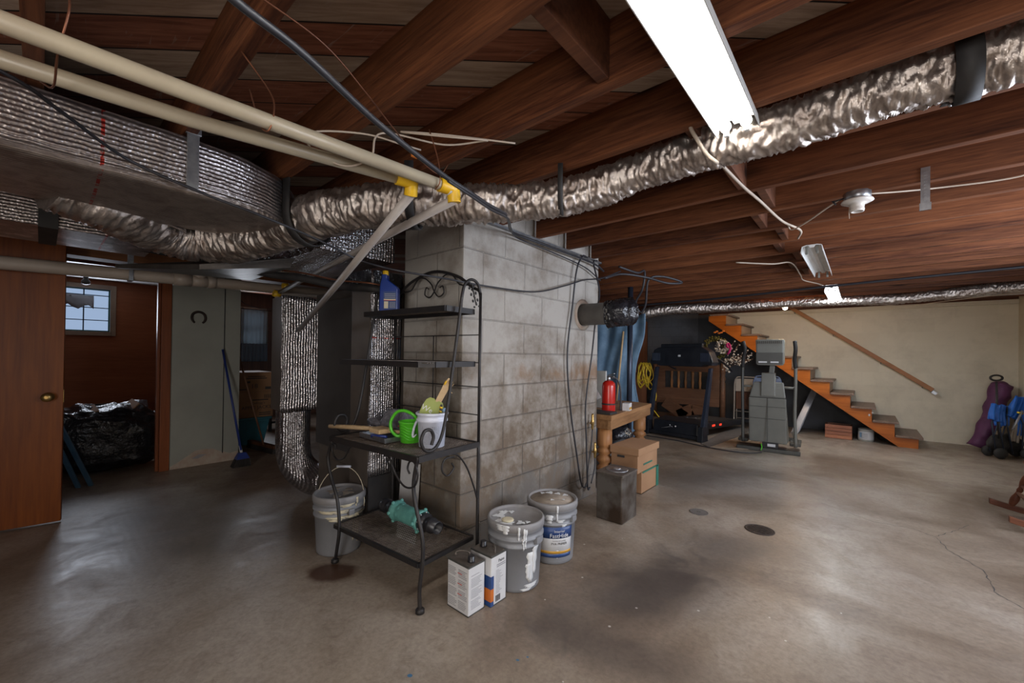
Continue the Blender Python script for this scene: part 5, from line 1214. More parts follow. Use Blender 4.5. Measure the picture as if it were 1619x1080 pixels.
MB().lathe([(.0652, .12), (.0652, .22)], seg=28, cap=False).build('label_panel', 'print_red', t) if False else None
t = thing('small_carton', 'small white and yellow carton beside the extinguisher hose', 'box', (-1.80, 3.88, .70), math.radians(10))
MB().box(-.035, .035, -.05, .05, 0, .075).build('carton_body', 'label_white', t, bevel=.002)
MB().box(.034, .0358, -.045, .045, .012, .035).build('yellow_panel', 'label_gold', t)
tag(MB().box(-1.98, -1.76, 3.44, 3.585, .7005, .722).build('black_tray', 'matt_black', bevel=.004), 'flat black tray on the near corner of the rustic table', 'tray')
t = thing('leaning_picture', 'red and white patterned picture leaning on the rustic table by the chimney', 'picture', (-2.08, 3.66, .70), math.radians(40))
b = MB().box(-.13, .13, -.008, .008, 0, .24, rot=Matrix.Rotation(-.5, 3, 'Y'), piv=(-.13, 0, 0)); b.build('frame', 'label_white', t)
b = MB()
for k in range(12): b.ball((-.09+.05*(k % 4)+.01*(k//4), -.010, .04+.055*(k//4)), .018, 8, (1, .15, .8))
b.xf(Matrix.Translation((-.13, 0, 0)) @ Matrix.Rotation(-.5, 4, 'Y') @ Matrix.Translation((.13, 0, 0))).build('red_motif', 'print_red', t)
tag(MB().box(-2.20, -2.03, 3.86, 3.885, .7005, 1.09).build('framed_board', 'pail_white', bevel=.004), 'pale framed board standing on the rustic table beside the chimney corner', 'board')
t = thing('blue_sheet', 'light blue cloth sheet hanging in folds behind the rustic table', 'sheet', (-2.6, 5.3, 1.8))
rows = []
for i in range(26):
    z = .02+1.76*i/25; row = []
    for j in range(61):
        u = j/60; edge = .05*math.sin(z*5.0)+.16*max(0, z-1.3)
        y = 5.35+.0*u; x = -3.15+(.82+edge)*u
        f = .028*math.sin(u*13+z*1.5)*(1-.3*z/1.8)+.014*math.sin(u*29-z*2.6)+.03*mnoise.noise(Vector((u*4, z*2.5, 1)))
        row.append((x, y+f, z+.05*math.sin(u*8)*(z > 1.6)))
    rows.append(row)
MB().sheet(rows, .004).build('cloth', 'blue_cloth', t, world=True)
tag(MB().tube([(-2.17, 4.74, 0), (-2.17, 4.74, 2.1)], .032, 20).build('support_post', 'steel_blue'), 'slender round steel support post in front of the blue sheet', 'post')
tag(MB().tube([(-2.27, 4.60, .701), (-2.20, 4.62, 1.55)], .012, 8).build('wooden_stick', 'pale_wood'), 'pale stick leaning upright behind the fire extinguisher', 'stick')
t = thing('water_heater', 'light blue water tank top showing between the chimney and the joists', 'tank', (-3.30, 6.0, 0))
MB().lathe([(.24, 0), (.25, .02), (.25, 1.86), (.24, 1.92), (.05, 1.94)], seg=36).build('tank', 'tank_blue', t)
MB().lathe([(.04, 1.93), (.04, 2.09)], seg=16).build('flue', 'galvanised', t)
t = thing('wooden_shelf_unit', 'dark brown upright wooden shelf unit against the wall behind the treadmill', 'shelf', (-3.4, 7.2, 0))
b = MB().box(-3.62, -3.58, 6.9, 7.5, 0, 1.9).box(-3.12, -3.08, 6.9, 7.5, 0, 1.9).box(-3.62, -3.08, 7.48, 7.5, 0, 1.9); b.build('side_panels', 'dark_board', t, world=True)
for z in (.05, .5, 1.0, 1.45, 1.88): MB().box(-3.58, -3.12, 6.9, 7.48, z, z+.03).build('shelf_board', 'dark_board', t, world=True)
for x in (-3.55, -3.43, -3.31, -3.19): MB().box(x-.05, x+.05, 6.87, 6.9, .02, 1.85).build('front_plank', 'dark_board', t, world=True, bevel=.002)
t = thing('extension_cord', 'coiled bright yellow rope hanging by the treadmill', 'cord', (-2.85, 6.8, .9))
R3 = random.Random(5)
b = MB(); P = []
for k in range(70):
    a = k*2*PI/7.0; j = k//7; cx = -2.90+.16*((j*.37) % 1)+.02*math.sin(j*2.3); zz = .21*(.75+.35*((j*.61) % 1))
    P.append((cx+(.035+.04*((j*.53) % 1))*math.cos(a)+.05*(math.sin(a) < 0)*math.sin(j*1.9), 6.78+R3.uniform(-.03, .03), 1.13-zz+zz*math.sin(a)+R3.uniform(-.012, .012)))
P += [(-2.72, 6.76, .80), (-2.62, 6.74, .66), (-2.62, 6.74, .52), (-2.70, 6.74, .42), (-2.60, 6.72, .30), (-2.52, 6.7, .22)]
b.tube(spline(P, 4), .0085, 6).build('coil', 'yellow_cord', t, world=True)
tag(MB().tube([(-2.9, 6.86, 1.14), (-2.86, 6.76, 1.15)], .006, 6).build('hook', 'black_metal', t, world=True), None)
# ------------------------------------------------------------------ treadmill
t = thing('treadmill', 'large black treadmill facing the room, left of the elliptical trainer', 'treadmill', (-2.21, 6.42, 0), math.radians(-9))
MB().box(-.475, -.40, -.05, .05, 0, .05).build('foot', 'tread_black', t, bevel=.01); MB().box(.40, .475, -.05, .05, 0, .05).build('foot', 'tread_black', t, bevel=.01)
for s_ in (-1, 1):
    MB().hexa([(s_*.44-.03, -.05, .03), (s_*.44+.03, -.05, .03), (s_*.44+.03, .06, .03), (s_*.44-.03, .06, .03), (s_*.44-.022, .24, 1.08), (s_*.44+.022, .24, 1.08), (s_*.44+.022, .31, 1.08), (s_*.44-.022, .31, 1.08)]).build('upright', 'steel_blue', t, bevel=.008)
    MB().hexa([(s_*.44-.04, -.07, 0), (s_*.44+.04, -.07, 0), (s_*.44+.04, .12, 0), (s_*.44-.04, .12, 0), (s_*.44-.035, -.04, .22), (s_*.44+.035, -.04, .22), (s_*.44+.035, .08, .22), (s_*.44-.035, .08, .22)]).build('upright_shroud', 'tread_black', t, bevel=.01)
MB().hexa([(-.37, .02, .05), (.37, .02, .05), (.37, .40, .05), (-.37, .40, .05), (-.36, .05, .24), (.36, .05, .24), (.36, .40, .27), (-.36, .40, .27)]).build('motor_hood', 'tread_black', t, bevel=.02)
MB().box(-.40, .40, -.03, .03, .02, .07).build('front_bar', 'tread_black', t, bevel=.005)
b = MB()
b.tube(spline([(-.2, -.0, .12), (-.12, -.03, .14), (-.02, -.035, .17), (.0, -.03, .16)], 5), .004, 6).build('power_cord', 'print_grey', t)
MB().ball((.02, .02, .17), .013, 8).ball((-.07, .02, .18), .010, 8).build('plug', 'label_white', t)
MB().hexa([(-.26, .40, .16), (.26, .40, .16), (.26, 1.75, .10), (-.26, 1.75, .10), (-.26, .40, .21), (.26, .40, .21), (.26, 1.75, .15), (-.26, 1.75, .15)]).build('belt', 'tread_belt', t)
for s_ in (-1, 1):
    MB().hexa([(s_*.31-.05, .40, .13), (s_*.31+.05, .40, .13), (s_*.31+.05, 1.80, .07), (s_*.31-.05, 1.80, .07), (s_*.31-.05, .40, .23), (s_*.31+.05, .40, .23), (s_*.31+.05, 1.80, .16), (s_*.31-.05, 1.80, .16)]).build('side_rail', 'tread_black', t, bevel=.01)
MB().box(.361, .364, .52, .62, .16, .19).box(.361, .364, .78, .86, .15, .18).build('red_logo', 'red_light', t)
cn = MB().prism([(-.50, 1.17), (-.44, 1.36), (-.36, 1.40), (.36, 1.40), (.46, 1.33), (.52, 1.17), (.50, 1.12), (.40, 1.13), (.34, 1.10), (-.34, 1.10), (-.40, 1.13), (-.48, 1.12)], .16, .36, 'xz'); cn.build('console', 'tread_black', t, bevel=.012)
MB().box(-.34, .34, .20, .27, 1.39, 1.455).build('book_rest', 'tread_black', t, bevel=.012)
for s_ in (-1, 1):
    MB().box(s_*.40-.07, s_*.40+.07, .152, .162, 1.18, 1.31).build('cup_holder_face', 'screen_dark', t, bevel=.004)
    MB().tube(spline([(s_*.46, .30, 1.25), (s_*.50, .45, 1.20), (s_*.50, .75, 1.10), (s_*.48, .95, 1.03)], 6), .018, 10).build('handrail', 'tread_black', t)
MB().box(-.02, .02, .154, .158, 1.25, 1.28).build('badge', 'label_white', t)
tag(MB().box(-2.85, -1.66, 5.98, 6.30, 0, .004).build('cable_mat', 'mat_grey') if False else MB().hexa([(-1.75, 6.2, .0), (-1.60, 6.05, 0), (-1.38, 8.1, 0), (-1.75, 8.3, 0), (-1.75, 6.2, .006), (-1.60, 6.05, .006), (-1.38, 8.1, .006), (-1.75, 8.3, .006)]).build('rubber_mat', 'mat_grey'), 'grey rubber mat on the floor to the right of the treadmill', 'mat')
tag(MB().hexa([(-1.58, 6.1, .0), (-1.02, 6.35, 0), (-.80, 7.6, 0), (-1.36, 8.0, 0), (-1.58, 6.1, .008), (-1.02, 6.35, .008), (-.80, 7.6, .008), (-1.36, 8.0, .008)]).build('flattened_cardboard', 'flat_cardboard'), 'flattened cardboard sheet on the floor under the elliptical trainer', 'cardboard')
cable('black power cord lying on the floor from the treadmill to the elliptical trainer', [(-2.55, 6.22, .008), (-2.1, 6.18, .008), (-1.7, 6.02, .014), (-1.35, 5.95, .014), (-1.1, 6.0, .016), (-.98, 6.13, .02)], .007, 'cable_black', 'cord', 'power_cord')
# bed frame behind the treadmill
t = thing('bed_headboard', 'brown wooden headboard with spindle slots standing behind the treadmill', 'headboard', (-2.50, 8.45, 0))
X0, X1 = -3.25, -2.05
b = MB().box(X0, X1, 8.43, 8.47, .35, .62).box(X0, X1, 8.43, 8.47, .96, 1.10).box(X0, X1, 8.44, 8.46, .0, .10)
b.box(X0, X0+.16, 8.43, 8.47, .62, .96).box(X1-.22, X1, 8.43, 8.47, .62, .96).build('panel', 'brown_wood', t, world=True, bevel=.004)
n_ = 6
for k in range(1, n_): 
    x = X0+.16+(X1-X0-.38)*k/n_
    MB().lathe([(.028, .62), (.02, .66), (.03, .74), (.02, .82), (.028, .92), (.03, .96)], (x, 8.45, 0), 10).build('spindle', 'leg_wood', t, world=True)
MB().box(X0, X1, 8.40, 8.43, .30, .44).build('lower_rail', 'brown_wood', t, world=True, bevel=.004)
for x in (X0-.05, X1+.05): MB().lathe([(.05, 0), (.05, .75), (.035, .78), (.055, .84), (.035, .90), (.05, .96), (.045, 1.12), (.02, 1.18)], (x, 8.45, 0), 16).build('post', 'brown_wood', t, world=True)
for (x0, x1, z0, z1, a, lb) in ((-3.05, -2.55, .26, .34, .55, 'left brown plank leaning among the wood scraps behind the treadmill deck'), (-2.75, -2.45, .20, .30, -.5, 'middle brown plank leaning among the wood scraps behind the treadmill deck'), (-2.48, -2.25, .15, .33, .1, 'short brown block among the wood scraps behind the treadmill deck')):
    o = MB().box(x0, x1, 8.18, 8.30, z0-.1, z1+.02, rot=Matrix.Rotation(a, 3, 'Y')).build('wood_scrap', 'brown_wood', bevel=.004); 
    zm = min(v.co.z for v in o.data.vertices)
    for v in o.data.vertices: v.co.z -= zm
    tag(o, lb, 'wood', 'wood scraps')
# ------------------------------------------------------------------ wreaths under the stairs
def leafring(c, R_, r_, n_, sz, seed, flat=(1, .5, 1)):
    rr = random.Random(seed); b_ = MB()
    for k in range(n_):
        a = 2*PI*k/n_+rr.uniform(-.1, .1); q = rr.uniform(-r_, r_)
        p = Vector(c)+Vector(((R_+q)*math.cos(a), rr.uniform(-.03, .03), (R_+q)*math.sin(a)))
        b_.ball(p, sz*rr.uniform(.6, 1.2), 6, (rr.uniform(.5, 1.2), .5, rr.uniform(.5, 1.2)))
    return b_
t = thing('moss_wreath', 'olive green moss wreath hanging under the stairs', 'wreath', (-1.99, 7.98, 1.45))
leafring((-2.02, 7.98, 1.42), .17, .04, 110, .028, 1).xf(Matrix.Translation((0, 0, 0))).build('moss_ring', 'moss', t, world=True)
t = thing('flower_wreath', 'white dried flower wreath with a bright pink ribbon under the stairs', 'wreath', (-1.90, 7.90, 1.42))
leafring((-1.89, 7.90, 1.44), .085, .035, 90, .022, 2).build('white_blooms', 'white_flower', t, world=True)
b = MB().sheet([[(-1.795+.03*math.sin(i*.9), 7.86-.006*j, 1.50-.05*i) for j in range(1)]+[(-1.755+.035*math.sin(i*.9), 7.85, 1.50-.05*i)] for i in range(5)], .004)
b.sheet([[(-1.80-.02*math.sin(i*1.2), 7.85, 1.50-.03*i), (-1.765-.02*math.sin(i*1.2), 7.845, 1.51-.03*i)] for i in range(4)], .004).build('pink_ribbon', 'pink_ribbon', t, world=True)
t = thing('dried_branches', 'pale dried flower spray beneath the stair stringer', 'dried flowers', (-1.6, 7.95, 1.30))
rr = random.Random(4); b = MB(); b2 = MB()
for k in range(16):
    p0 = Vector((-1.80+rr.uniform(-.05, .05), 7.97, 1.10+rr.uniform(-.02, .06))); a = rr.uniform(.2, 1.25); L_ = rr.uniform(.2, .42)
    p1 = p0+Vector((math.cos(a)*L_, rr.uniform(-.05, .03), math.sin(a)*L_))
    if p1.z > 1.60-.751*(p1.x+1.75): p1.z = 1.58-.751*(p1.x+1.75)
    b.tube([p0, (p0+p1)/2+Vector((0, 0, .02)), p1], .003, 5)
    for j in range(7): b2.ball(p0.lerp(p1, .35+.1*j)+Vector((rr.uniform(-.02, .02), rr.uniform(-.02, .02), rr.uniform(-.02, .02))), rr.uniform(.008, .016), 6)
for k in range(30): b2.ball((-1.80+rr.uniform(-.08, .06), 7.93+rr.uniform(-.03, .03), 1.10+rr.uniform(-.12, .12)), rr.uniform(.012, .024), 6)
b.build('stems', 'brown_wood', t, world=True); b2.build('blooms', 'white_flower', t, world=True)
t = thing('leaf_decoration', 'small orange silk leaves clipped to the stair stringer above the wreath', 'decoration', (-1.97, 7.99, 1.72))
b = MB(); 
for k in range(5): b.ball((-2.03+.035*k, 7.99, 1.70+.02*math.sin(k*2)), .022, 8, (1.2, .3, .7))
b.build('leaves', 'orange_leaf', t, world=True)
# ------------------------------------------------------------------ folding chairs
def fchair(label, x, y, rz, mat, h=.98, tilt=.12, frame_mat=None):
    t_ = thing('folding_chair', label, 'chair', (x, y, 0), rz, 'folded chairs under the stairs'); M_ = Matrix.Rotation(-tilt, 4, 'X'); fm = frame_mat or mat
    MB().tube(spline([(-.20, 0, 0.01), (-.20, 0, .5), (-.20, 0, h-.12), (-.17, 0, h-.02), (-.10, 0, h), (.10, 0, h), (.17, 0, h-.02), (.20, 0, h-.12), (.20, 0, .5), (.20, 0, .01)], 6), .012, 8).xf(M_).build('frame', fm, t_)
    MB().box(-.185, .185, -.012, .006, h-.26, h-.03).xf(M_).build('backrest', mat, t_, bevel=.006)
    MB().box(-.175, .175, .015, .035, .32, .70).xf(M_).build('seat', mat if mat == 'chair_blue' else 'dark_board', t_, bevel=.008)
    for s_ in (-1, 1): MB().tube([(s_*.165, .045, .02), (s_*.165, .03, .62)], .010, 8).xf(M_).build('leg', fm, t_)
    MB().tube([(-.19, 0, .28), (.19, 0, .28)], .008, 8).tube([(-.165, .04, .16), (.165, .04, .16)], .008, 8).xf(M_).build('stretcher', fm, t_)
fchair('beige metal folding chair folded up behind the elliptical trainer', -1.56, 8.25, math.radians(6), 'chair_beige', .90, .10)
fchair('blue metal folding chair folded up directly behind the elliptical trainer', -1.22, 8.02, math.radians(4), 'chair_blue', .94, .10)
# ------------------------------------------------------------------ elliptical trainer
t = thing('elliptical_trainer', 'grey-green elliptical trainer with two tall handle poles in front of the stairs', 'exercise machine', (-.95, 6.36, 0), math.radians(4))
MB().hexa([(-.215, -.02, .12), (.215, -.02, .12), (.22, .45, .10), (-.22, .45, .10), (-.22, -.06, .72), (.205, -.06, .72), (.18, .45, .62), (-.20, .45, .62)]).build('lower_shroud', 'gym_grey', t, bevel=.015)
MB().hexa([(-.215, -.055, .725), (.20, -.055, .725), (.16, .40, .64), (-.18, .40, .64), (-.165, -.02, .93), (.175, -.02, .93), (.15, .16, .90), (-.14, .16, .90)]).build('upper_shroud', 'gym_grey', t, bevel=.015)
MB().box(-.004, .004, -.066, -.058, .14, .72).box(-.21, .21, -.064, -.058, .722, .728).box(-.21, .20, -.053, -.045, .44, .444).box(-.21, .20, -.064, -.05, .60, .603).build('seam_lines', 'gym_dark', t)
MB().hexa([(-.08, -.068, .74), (.085, -.068, .74), (.085, .1, .74), (-.08, .1, .74), (-.075, -.045, 1.05), (.08, -.045, 1.05), (.08, .08, 1.05), (-.075, .08, 1.05)]).build('mast_cover', 'gym_grey', t, bevel=.01)
MB().hexa([(-.0, -.02, 1.0), (.06, -.02, 1.0), (.06, .04, 1.0), (0, .04, 1.0), (.02, .02, 1.22), (.08, .02, 1.22), (.08, .07, 1.22), (.02, .07, 1.22)]).build('mast', 'gym_grey', t, bevel=.008)
b = MB().hexa([(-.13, -.08, 1.15), (.17, -.08, 1.15), (.18, .10, 1.18), (-.12, .10, 1.18), (-.15, -.05, 1.50), (.18, -.05, 1.50), (.18, .06, 1.49), (-.14, .06, 1.49)]); b.build('console', 'gym_grey', t, bevel=.02)
MB().box(-.135, .165, -.086, -.066, 1.17, 1.32).build('console_recess', 'gym_dark', t, bevel=.004)
MB().box(-.105, -.01, -.094, -.086, 1.185, 1.205).box(.03, .12, -.094, -.086, 1.185, 1.205).build('clips', 'label_white', t)
b = MB()
for k in range(13): b.box(-.12+k*.022, -.112+k*.022, -.066, -.052, 1.44, 1.475)
b.build('vents', 'gym_dark', t)
for s_ in (-1, 1):
    P = [(s_*.30+.01, .0, .10), (s_*.295, .0, .5), (s_*.30, -.01, .85), (s_*.30, -.01, 1.10), (s_*.29, -.03, 1.24), (s_*.265 if s_ < 0 else .30, -.08, 1.36), (s_*.29, -.07, 1.46)]
    MB().tube(spline(P, 6), .019, 12).build('handle_pole', 'gym_dark' if s_ < 0 else 'gym_grey', t)
    MB().tube(spline([(s_*.30, -.01, 1.12), (s_*.29, -.03, 1.24), (s_*.265 if s_ < 0 else .30, -.08, 1.36), (s_*.29, -.07, 1.47)], 6), .0225, 12).build('grip', 'matt_black', t)
    MB().tube([(s_*.10, .05, .86), (s_*.31, .0, .86)], .016, 10).build('pivot_arm', 'gym_grey', t)
    MB().box(s_*.30-.06, s_*.30+.06, .08, .45, .09, .13).build('pedal', 'gym_dark', t, bevel=.008)
    MB().tube([(s_*.30, .0, .11), (s_*.30, .5, .09), (s_*.24, .95, .14)], .018, 8).build('pedal_arm', 'gym_grey', t)
MB().box(-.36, .36, -.06, .0, .0, .05).build('front_foot', 'gym_dark', t, bevel=.01)
MB().box(-.30, .30, 1.0, 1.06, .0, .05).build('rear_foot', 'gym_dark', t, bevel=.01)
MB().box(-.04, .04, -.02, 1.05, .03, .08).build('base_beam', 'gym_dark', t)
MB().box(-.06, .12, -.035, .01, .055, .125).build('motor_box', 'matt_black', t); MB().box(.0, .09, -.042, -.034, .075, .11).build('badge', 'label_white', t)
MB().tube(spline([(-.07, -.04, .10), (-.06, -.07, .06), (-.07, -.08, .02)], 5), .007, 6).build('green_wire', 'green_plastic', t)
text_mesh('BOLT', .028, 'print_dark', 'lettering', t, frame((.045, -.0425, .092), (1, 0, 0), (0, -1, 0))) if False else None
# ------------------------------------------------------------------ stairs
t = thing('staircase', 'open orange-stained wooden staircase with grey-brown treads rising to the left', 'stairs', (-.6, 8.5, 0))
NX = [.654-.2475*k for k in range(11)]; NZ = [.165+.187*k for k in range(11)]
poly = [(.40, 0), (.605, 0)]
for k in range(11):
    poly.append((NX[k]-.045, NZ[k]-.03)); poly.append((NX[k]-.045-.2475 if k < 10 else -2.45, NZ[k]-.03))
poly.append((-2.45, 2.145)); 
poly2 = [(.40, 0), (.605, 0)]
for k in range(11):
    poly2.append((NX[k]-.045, NZ[k]-.03))
    if k < 10: poly2.append((NX[k+1]-.045, NZ[k]-.03))
poly2 += [(-2.15, 2.005), (-2.15, 1.925)]
poly2[-1] = (-2.15, .751*(.40+2.15)); poly2[-2] = (-2.15, 2.005)
for y0, y1 in ((8.05, 8.09), (8.88, 8.92)): MB().prism(poly2, y0, y1, 'xz').build('stringer', 'stair_wood', t, world=True)
for k in range(11):
    MB().box(NX[k]-.285, NX[k], 8.02, 8.935, NZ[k]-.03, NZ[k]).build('tread', 'tread_wood', t, world=True, bevel=.005)
    MB().box(NX[k]-.06, NX[k]-.045, 8.09, 8.93, NZ[k]-.187 if k else .0, NZ[k]-.03).build('riser', 'riser_wood', t, world=True)
MB().ball((.085, 8.045, .42), .012, 8, (1, .3, 1.5)).ball((.12, 8.045, .46), .009, 8, (1, .3, 1.4)).build('paint_specks', 'label_white', t, world=True)
t = thing('handrail', 'brown wooden handrail sloping along the cream wall above the stairs', 'handrail', (-.1, 8.87, 1.4))
d = Vector((.817, 0, .794))-Vector((-1.02, 0, 2.19)); ang = math.atan2(-d.z, d.x)
MB().box(-d.length/2, d.length/2, -.02, .02, -.03, .03, rot=None).xf(Matrix.Translation(((.817-1.02)/2, 8.86, (.794+2.19)/2)) @ Matrix.Rotation(ang, 4, 'Y')).build('rail', 'rail_wood', t, world=True, bevel=.005)
for f in (.06, .32, .65, .95):
    p = Vector((.817, 8.86, .794)).lerp(Vector((-1.02, 8.86, 2.19)), f); MB().tube([p+Vector((0, 0, -.03)), p+Vector((0, .03, -.06)), p+Vector((0, .088, -.06))], .007, 6).build('bracket', 'galvanised', t, world=True)
MB().box(.80, .86, 8.84, 8.88, .735, .775, rot=Matrix.Rotation(ang, 3, 'Y')).build('end_bracket', 'galvanised', t, world=True)
# under the stairs
t = thing('step_ladder', 'aluminium ladder section leaning under the stairs', 'ladder', (-.80, 8.3, 0))
MB().hexa([(-.90, 8.18, 0), (-.80, 8.18, 0), (-.80, 8.22, 0), (-.90, 8.22, 0), (-.60, 8.56, .86), (-.52, 8.56, .86), (-.52, 8.60, .86), (-.60, 8.60, .86)]).build('side_rail', 'aluminium', t, world=True, bevel=.004)
MB().hexa([(-.90, 8.44, 0), (-.80, 8.44, 0), (-.80, 8.48, 0), (-.90, 8.48, 0), (-.60, 8.80, .86), (-.52, 8.80, .86), (-.52, 8.84, .86), (-.60, 8.84, .86)]).build('side_rail', 'aluminium', t, world=True, bevel=.004)
for f in (.15, .4, .65, .9):
    x = -.85+.29*f; y = 8.20+.38*f; z = .86*f; MB().box(x-.03, x+.03, y, y+.26, z-.01, z+.01).build('rung', 'aluminium', t, world=True)
t = thing('wooden_crate', 'striped reddish wooden crate on the floor under the stairs', 'crate', (-.275, 8.27, 0))
for k in range(4): MB().box(-.165, .165, -.125, -.11, .005+k*.054, .054+k*.054).build('front_slat', 'red_crate_wood', t, bevel=.002)
MB().box(-.165, .165, .11, .125, .005, .215).box(-.165, -.15, -.11, .11, .005, .215).box(.15, .165, -.11, .11, .005, .215).box(-.15, .15, -.11, .11, 0.0, .015).box(-.15, .15, -.11, .11, .19, .20).build('crate_body', 'dark_board', t)
t = thing('paint_pail', 'small white paint pail with printed label under the lower stairs', 'bucket', (.05, 8.27, 0))
MB().lathe([(.085, 0), (.09, .003), (.092, .17), (.096, .173), (.094, .185), (.088, .185), (.086, .15), (.001, .15)], seg=32, cap=False).build('pail_body', 'pail_white', t)
MB().lathe([(.0935, .03), (.0935, .15)], seg=32, cap=False).build('label_panel', 'label_white', t)
b = MB()
for k in range(6): b.box(-.05, .02, -.0945, -.0925, .045+k*.014, .05+k*.014)
b.build('fine_print', 'print_grey', t); MB().box(-.075, -.045, -.082, -.078, .06, .13, rot=Matrix.Rotation(-.6, 3, 'Z')).build('blue_patch', 'tank_blue', t)
t = thing('dust_sheet', 'dark bundle of cloth under the low end of the stairs', 'cloth', (.28, 8.5, 0))
b = MB(); b.ball((0, 0, .06), .1, 12, (1.0, 1, .6))
for v in b.bm.verts: v.co.z = max(0, v.co.z)
b.build('bundle', 'matt_black', t)
# ------------------------------------------------------------------ right side
t = thing('folding_wagon', 'folded blue fabric wagon with black frame and pull handle by the cream wall', 'wagon', (1.42, 8.15, 0), math.radians(38))
MB().tube([(-.09, 0, .25), (-.10, .02, .60), (-.10, .03, .98)], .012, 10).build('pull_pole', 'matt_black', t)
MB().tube([(-.10+.075*math.cos(a)*(1.0), .03, 1.03+.035*math.sin(a)) for a in [2*PI*k/20 for k in range(20)]], .012, 8, closed=True).build('handle_loop', 'matt_black', t)
b = MB()
rr = random.Random(8)
for x in (-.16, -.06, .04, .15, .26):
    b.tube([(x, -.03, .06), (x+rr.uniform(-.05, .05), .0, .45), (x+rr.uniform(-.05, .08), .02, .66)], .009, 6); b.tube([(x, .05, .08), (x+.13, .03, .60)], .008, 6)
b.build('folded_frame', 'steel_blue', t)
def crumple(c, r_, sc, mat, nm, par, seed, amp=.25, seg=22):
    b_ = MB(); b_.ball(c, r_, seg, sc)
    for v in b_.bm.verts:
        v.co += Vector([mnoise.noise(v.co*(4/r_*.25)+Vector((k*5+seed, 0, 0))) for k in range(3)])*r_*amp; v.co.z = max(.0, v.co.z)
    return b_.build(nm, mat, par, smooth=True)
def panel(nm, q4, mat, par, amp=.02, ph=0, folds=2.5):
    c = [Vector(p) for p in q4]; G_ = []
    for i in range(13):
        u = i/12; row = []
        for j in range(17):
            v = j/16; p = c[0].lerp(c[1], v).lerp(c[3].lerp(c[2], v), u)
            p = p+Vector((0, amp*math.sin(v*folds*6.28+ph+u*1.3)+.5*amp*math.sin(v*17+u*5), .4*amp*math.sin(v*9+ph))); row.append(p)
        G_.append(row)
    return MB().sheet(G_, .006).build(nm, mat, par)
panel('fabric_left', [(-.25, -.02, .50), (-.09, -.02, .46), (-.04, .0, .68), (-.20, -.01, .70)], 'blue_nylon', t, .018)
panel('fabric_fold', [(-.10, .03, .40), (.03, .03, .42), (.06, .04, .66), (-.08, .04, .66)], 'blue_nylon', t, .022, 1)
panel('fabric_middle', [(.0, .0, .55), (.10, .0, .50), (.34, .03, .78), (.12, .03, .80)], 'blue_nylon', t, .02, 2)
panel('fabric_right', [(.12, .02, .30), (.30, .02, .26), (.36, .04, .70), (.16, .04, .68)], 'blue_nylon', t, .02, 3)
panel('grey_lining', [(.04, .01, .22), (.14, .01, .20), (.20, .03, .44), (.10, .03, .46)], 'chair_beige', t, .012, 3)
for x, y in ((-.14, -.06), (.18, -.06), (-.12, .10), (.22, .10)): MB().lathe([(.02, -.02), (.065, -.018), (.07, 0), (.065, .018), (.02, .02)], (x, y, .07), 20, (.2, 1, 0)).build('wheel', 'matt_black', t)
crumple((.03, .06, .17), .16, (1.3, .5, .8), 'matt_black', 'wheel_bag', t, 6, .4)
MB().tube([(.05, -.07, .60), (.11, -.07, .585)], .012, 8).build('yellow_grip', 'yellow_cord', t)
MB().tube([(-.02, -.08, .38), (.10, -.075, .62)], .012, 8).build('grey_tube', 'aluminium', t)
t = thing('chair_bag', 'tall dark purple fabric chair bag leaning on the cream wall behind the wagon', 'bag', (1.40, 8.55, 0))
b = MB(); P = [Vector((1.22, 8.60, .05)), Vector((1.30, 8.64, .25)), Vector((1.38, 8.68, .50)), Vector((1.44, 8.72, .75)), Vector((1.47, 8.74, .88)), Vector((1.48, 8.74, .95))]
b.tube(spline(P, 6), [.085+.02*min(1, i/12)+(-.06 if i > 27 else 0)*((i-27)/3) for i in range(31)], 20)
for v in b.bm.verts: v.co += Vector([mnoise.noise(v.co*7+Vector((k*5, 0, 0)))*.04 for k in range(3)]); v.co.y = min(v.co.y, 8.93); v.co.z = max(0, v.co.z)
b.build('bag_body', 'purple_cloth', t, world=True, smooth=True)
# rocking chair, mostly outside the frame
t = thing('rocking_chair', 'reddish brown wooden rocking chair with turned legs at the right edge', 'chair', (1.235, 4.93, 0), math.radians(2))
def rocker(y):
    P = []
    for k in range(17):
        x = -.42+.80*k/16; z = .024+.30*((x-.05)/1.0)**2; P.append((x, z))
    return MB().prism([(x, z+.022) for x, z in P]+[(x, z-.022) for x, z in reversed(P)], y-.018, y+.018, 'xz')
for s_ in (-1, 1):
    rocker(s_*.25).build('rocker', 'rocker_wood', t, bevel=.004)
    for x0, x1 in ((-.31, -.20), (.25, .20)):
        n_ = 18; PP = [Vector((x0, s_*.25, .05)).lerp(Vector((x1, s_*.20, .42)), k/n_) for k in range(n_+1)]
        rr_ = [.013, .014, .019, .024, .026, .024, .018, .014, .019, .014, .02, .024, .025, .024, .02, .014, .018, .014, .014]
        MB().tube(PP, rr_, 14).build('leg', 'rocker_wood', t)
MB().tube([(-.25, -.235, .25), (-.25, 0, .25), (-.25, .235, .25)], [.012, .02, .012], 10).build('stretcher', 'rocker_wood', t); MB().tube([(-.27, -.24, .19), (-.27, 0, .19), (-.27, .24, .19)], [.012, .02, .012], 10).build('stretcher', 'rocker_wood', t)
MB().box(-.24, .26, -.27, .27, .42, .455).build('seat', 'rocker_wood', t, bevel=.015)
for k in range(5): MB().tube([(.22, -.2+.1*k, .45), (.33, -.2+.1*k, 1.0)], .011, 8).build('spindle', 'rocker_wood', t)
MB().box(.31, .35, -.27, .27, .98, 1.10).build('crest_rail', 'rocker_wood', t, bevel=.01)
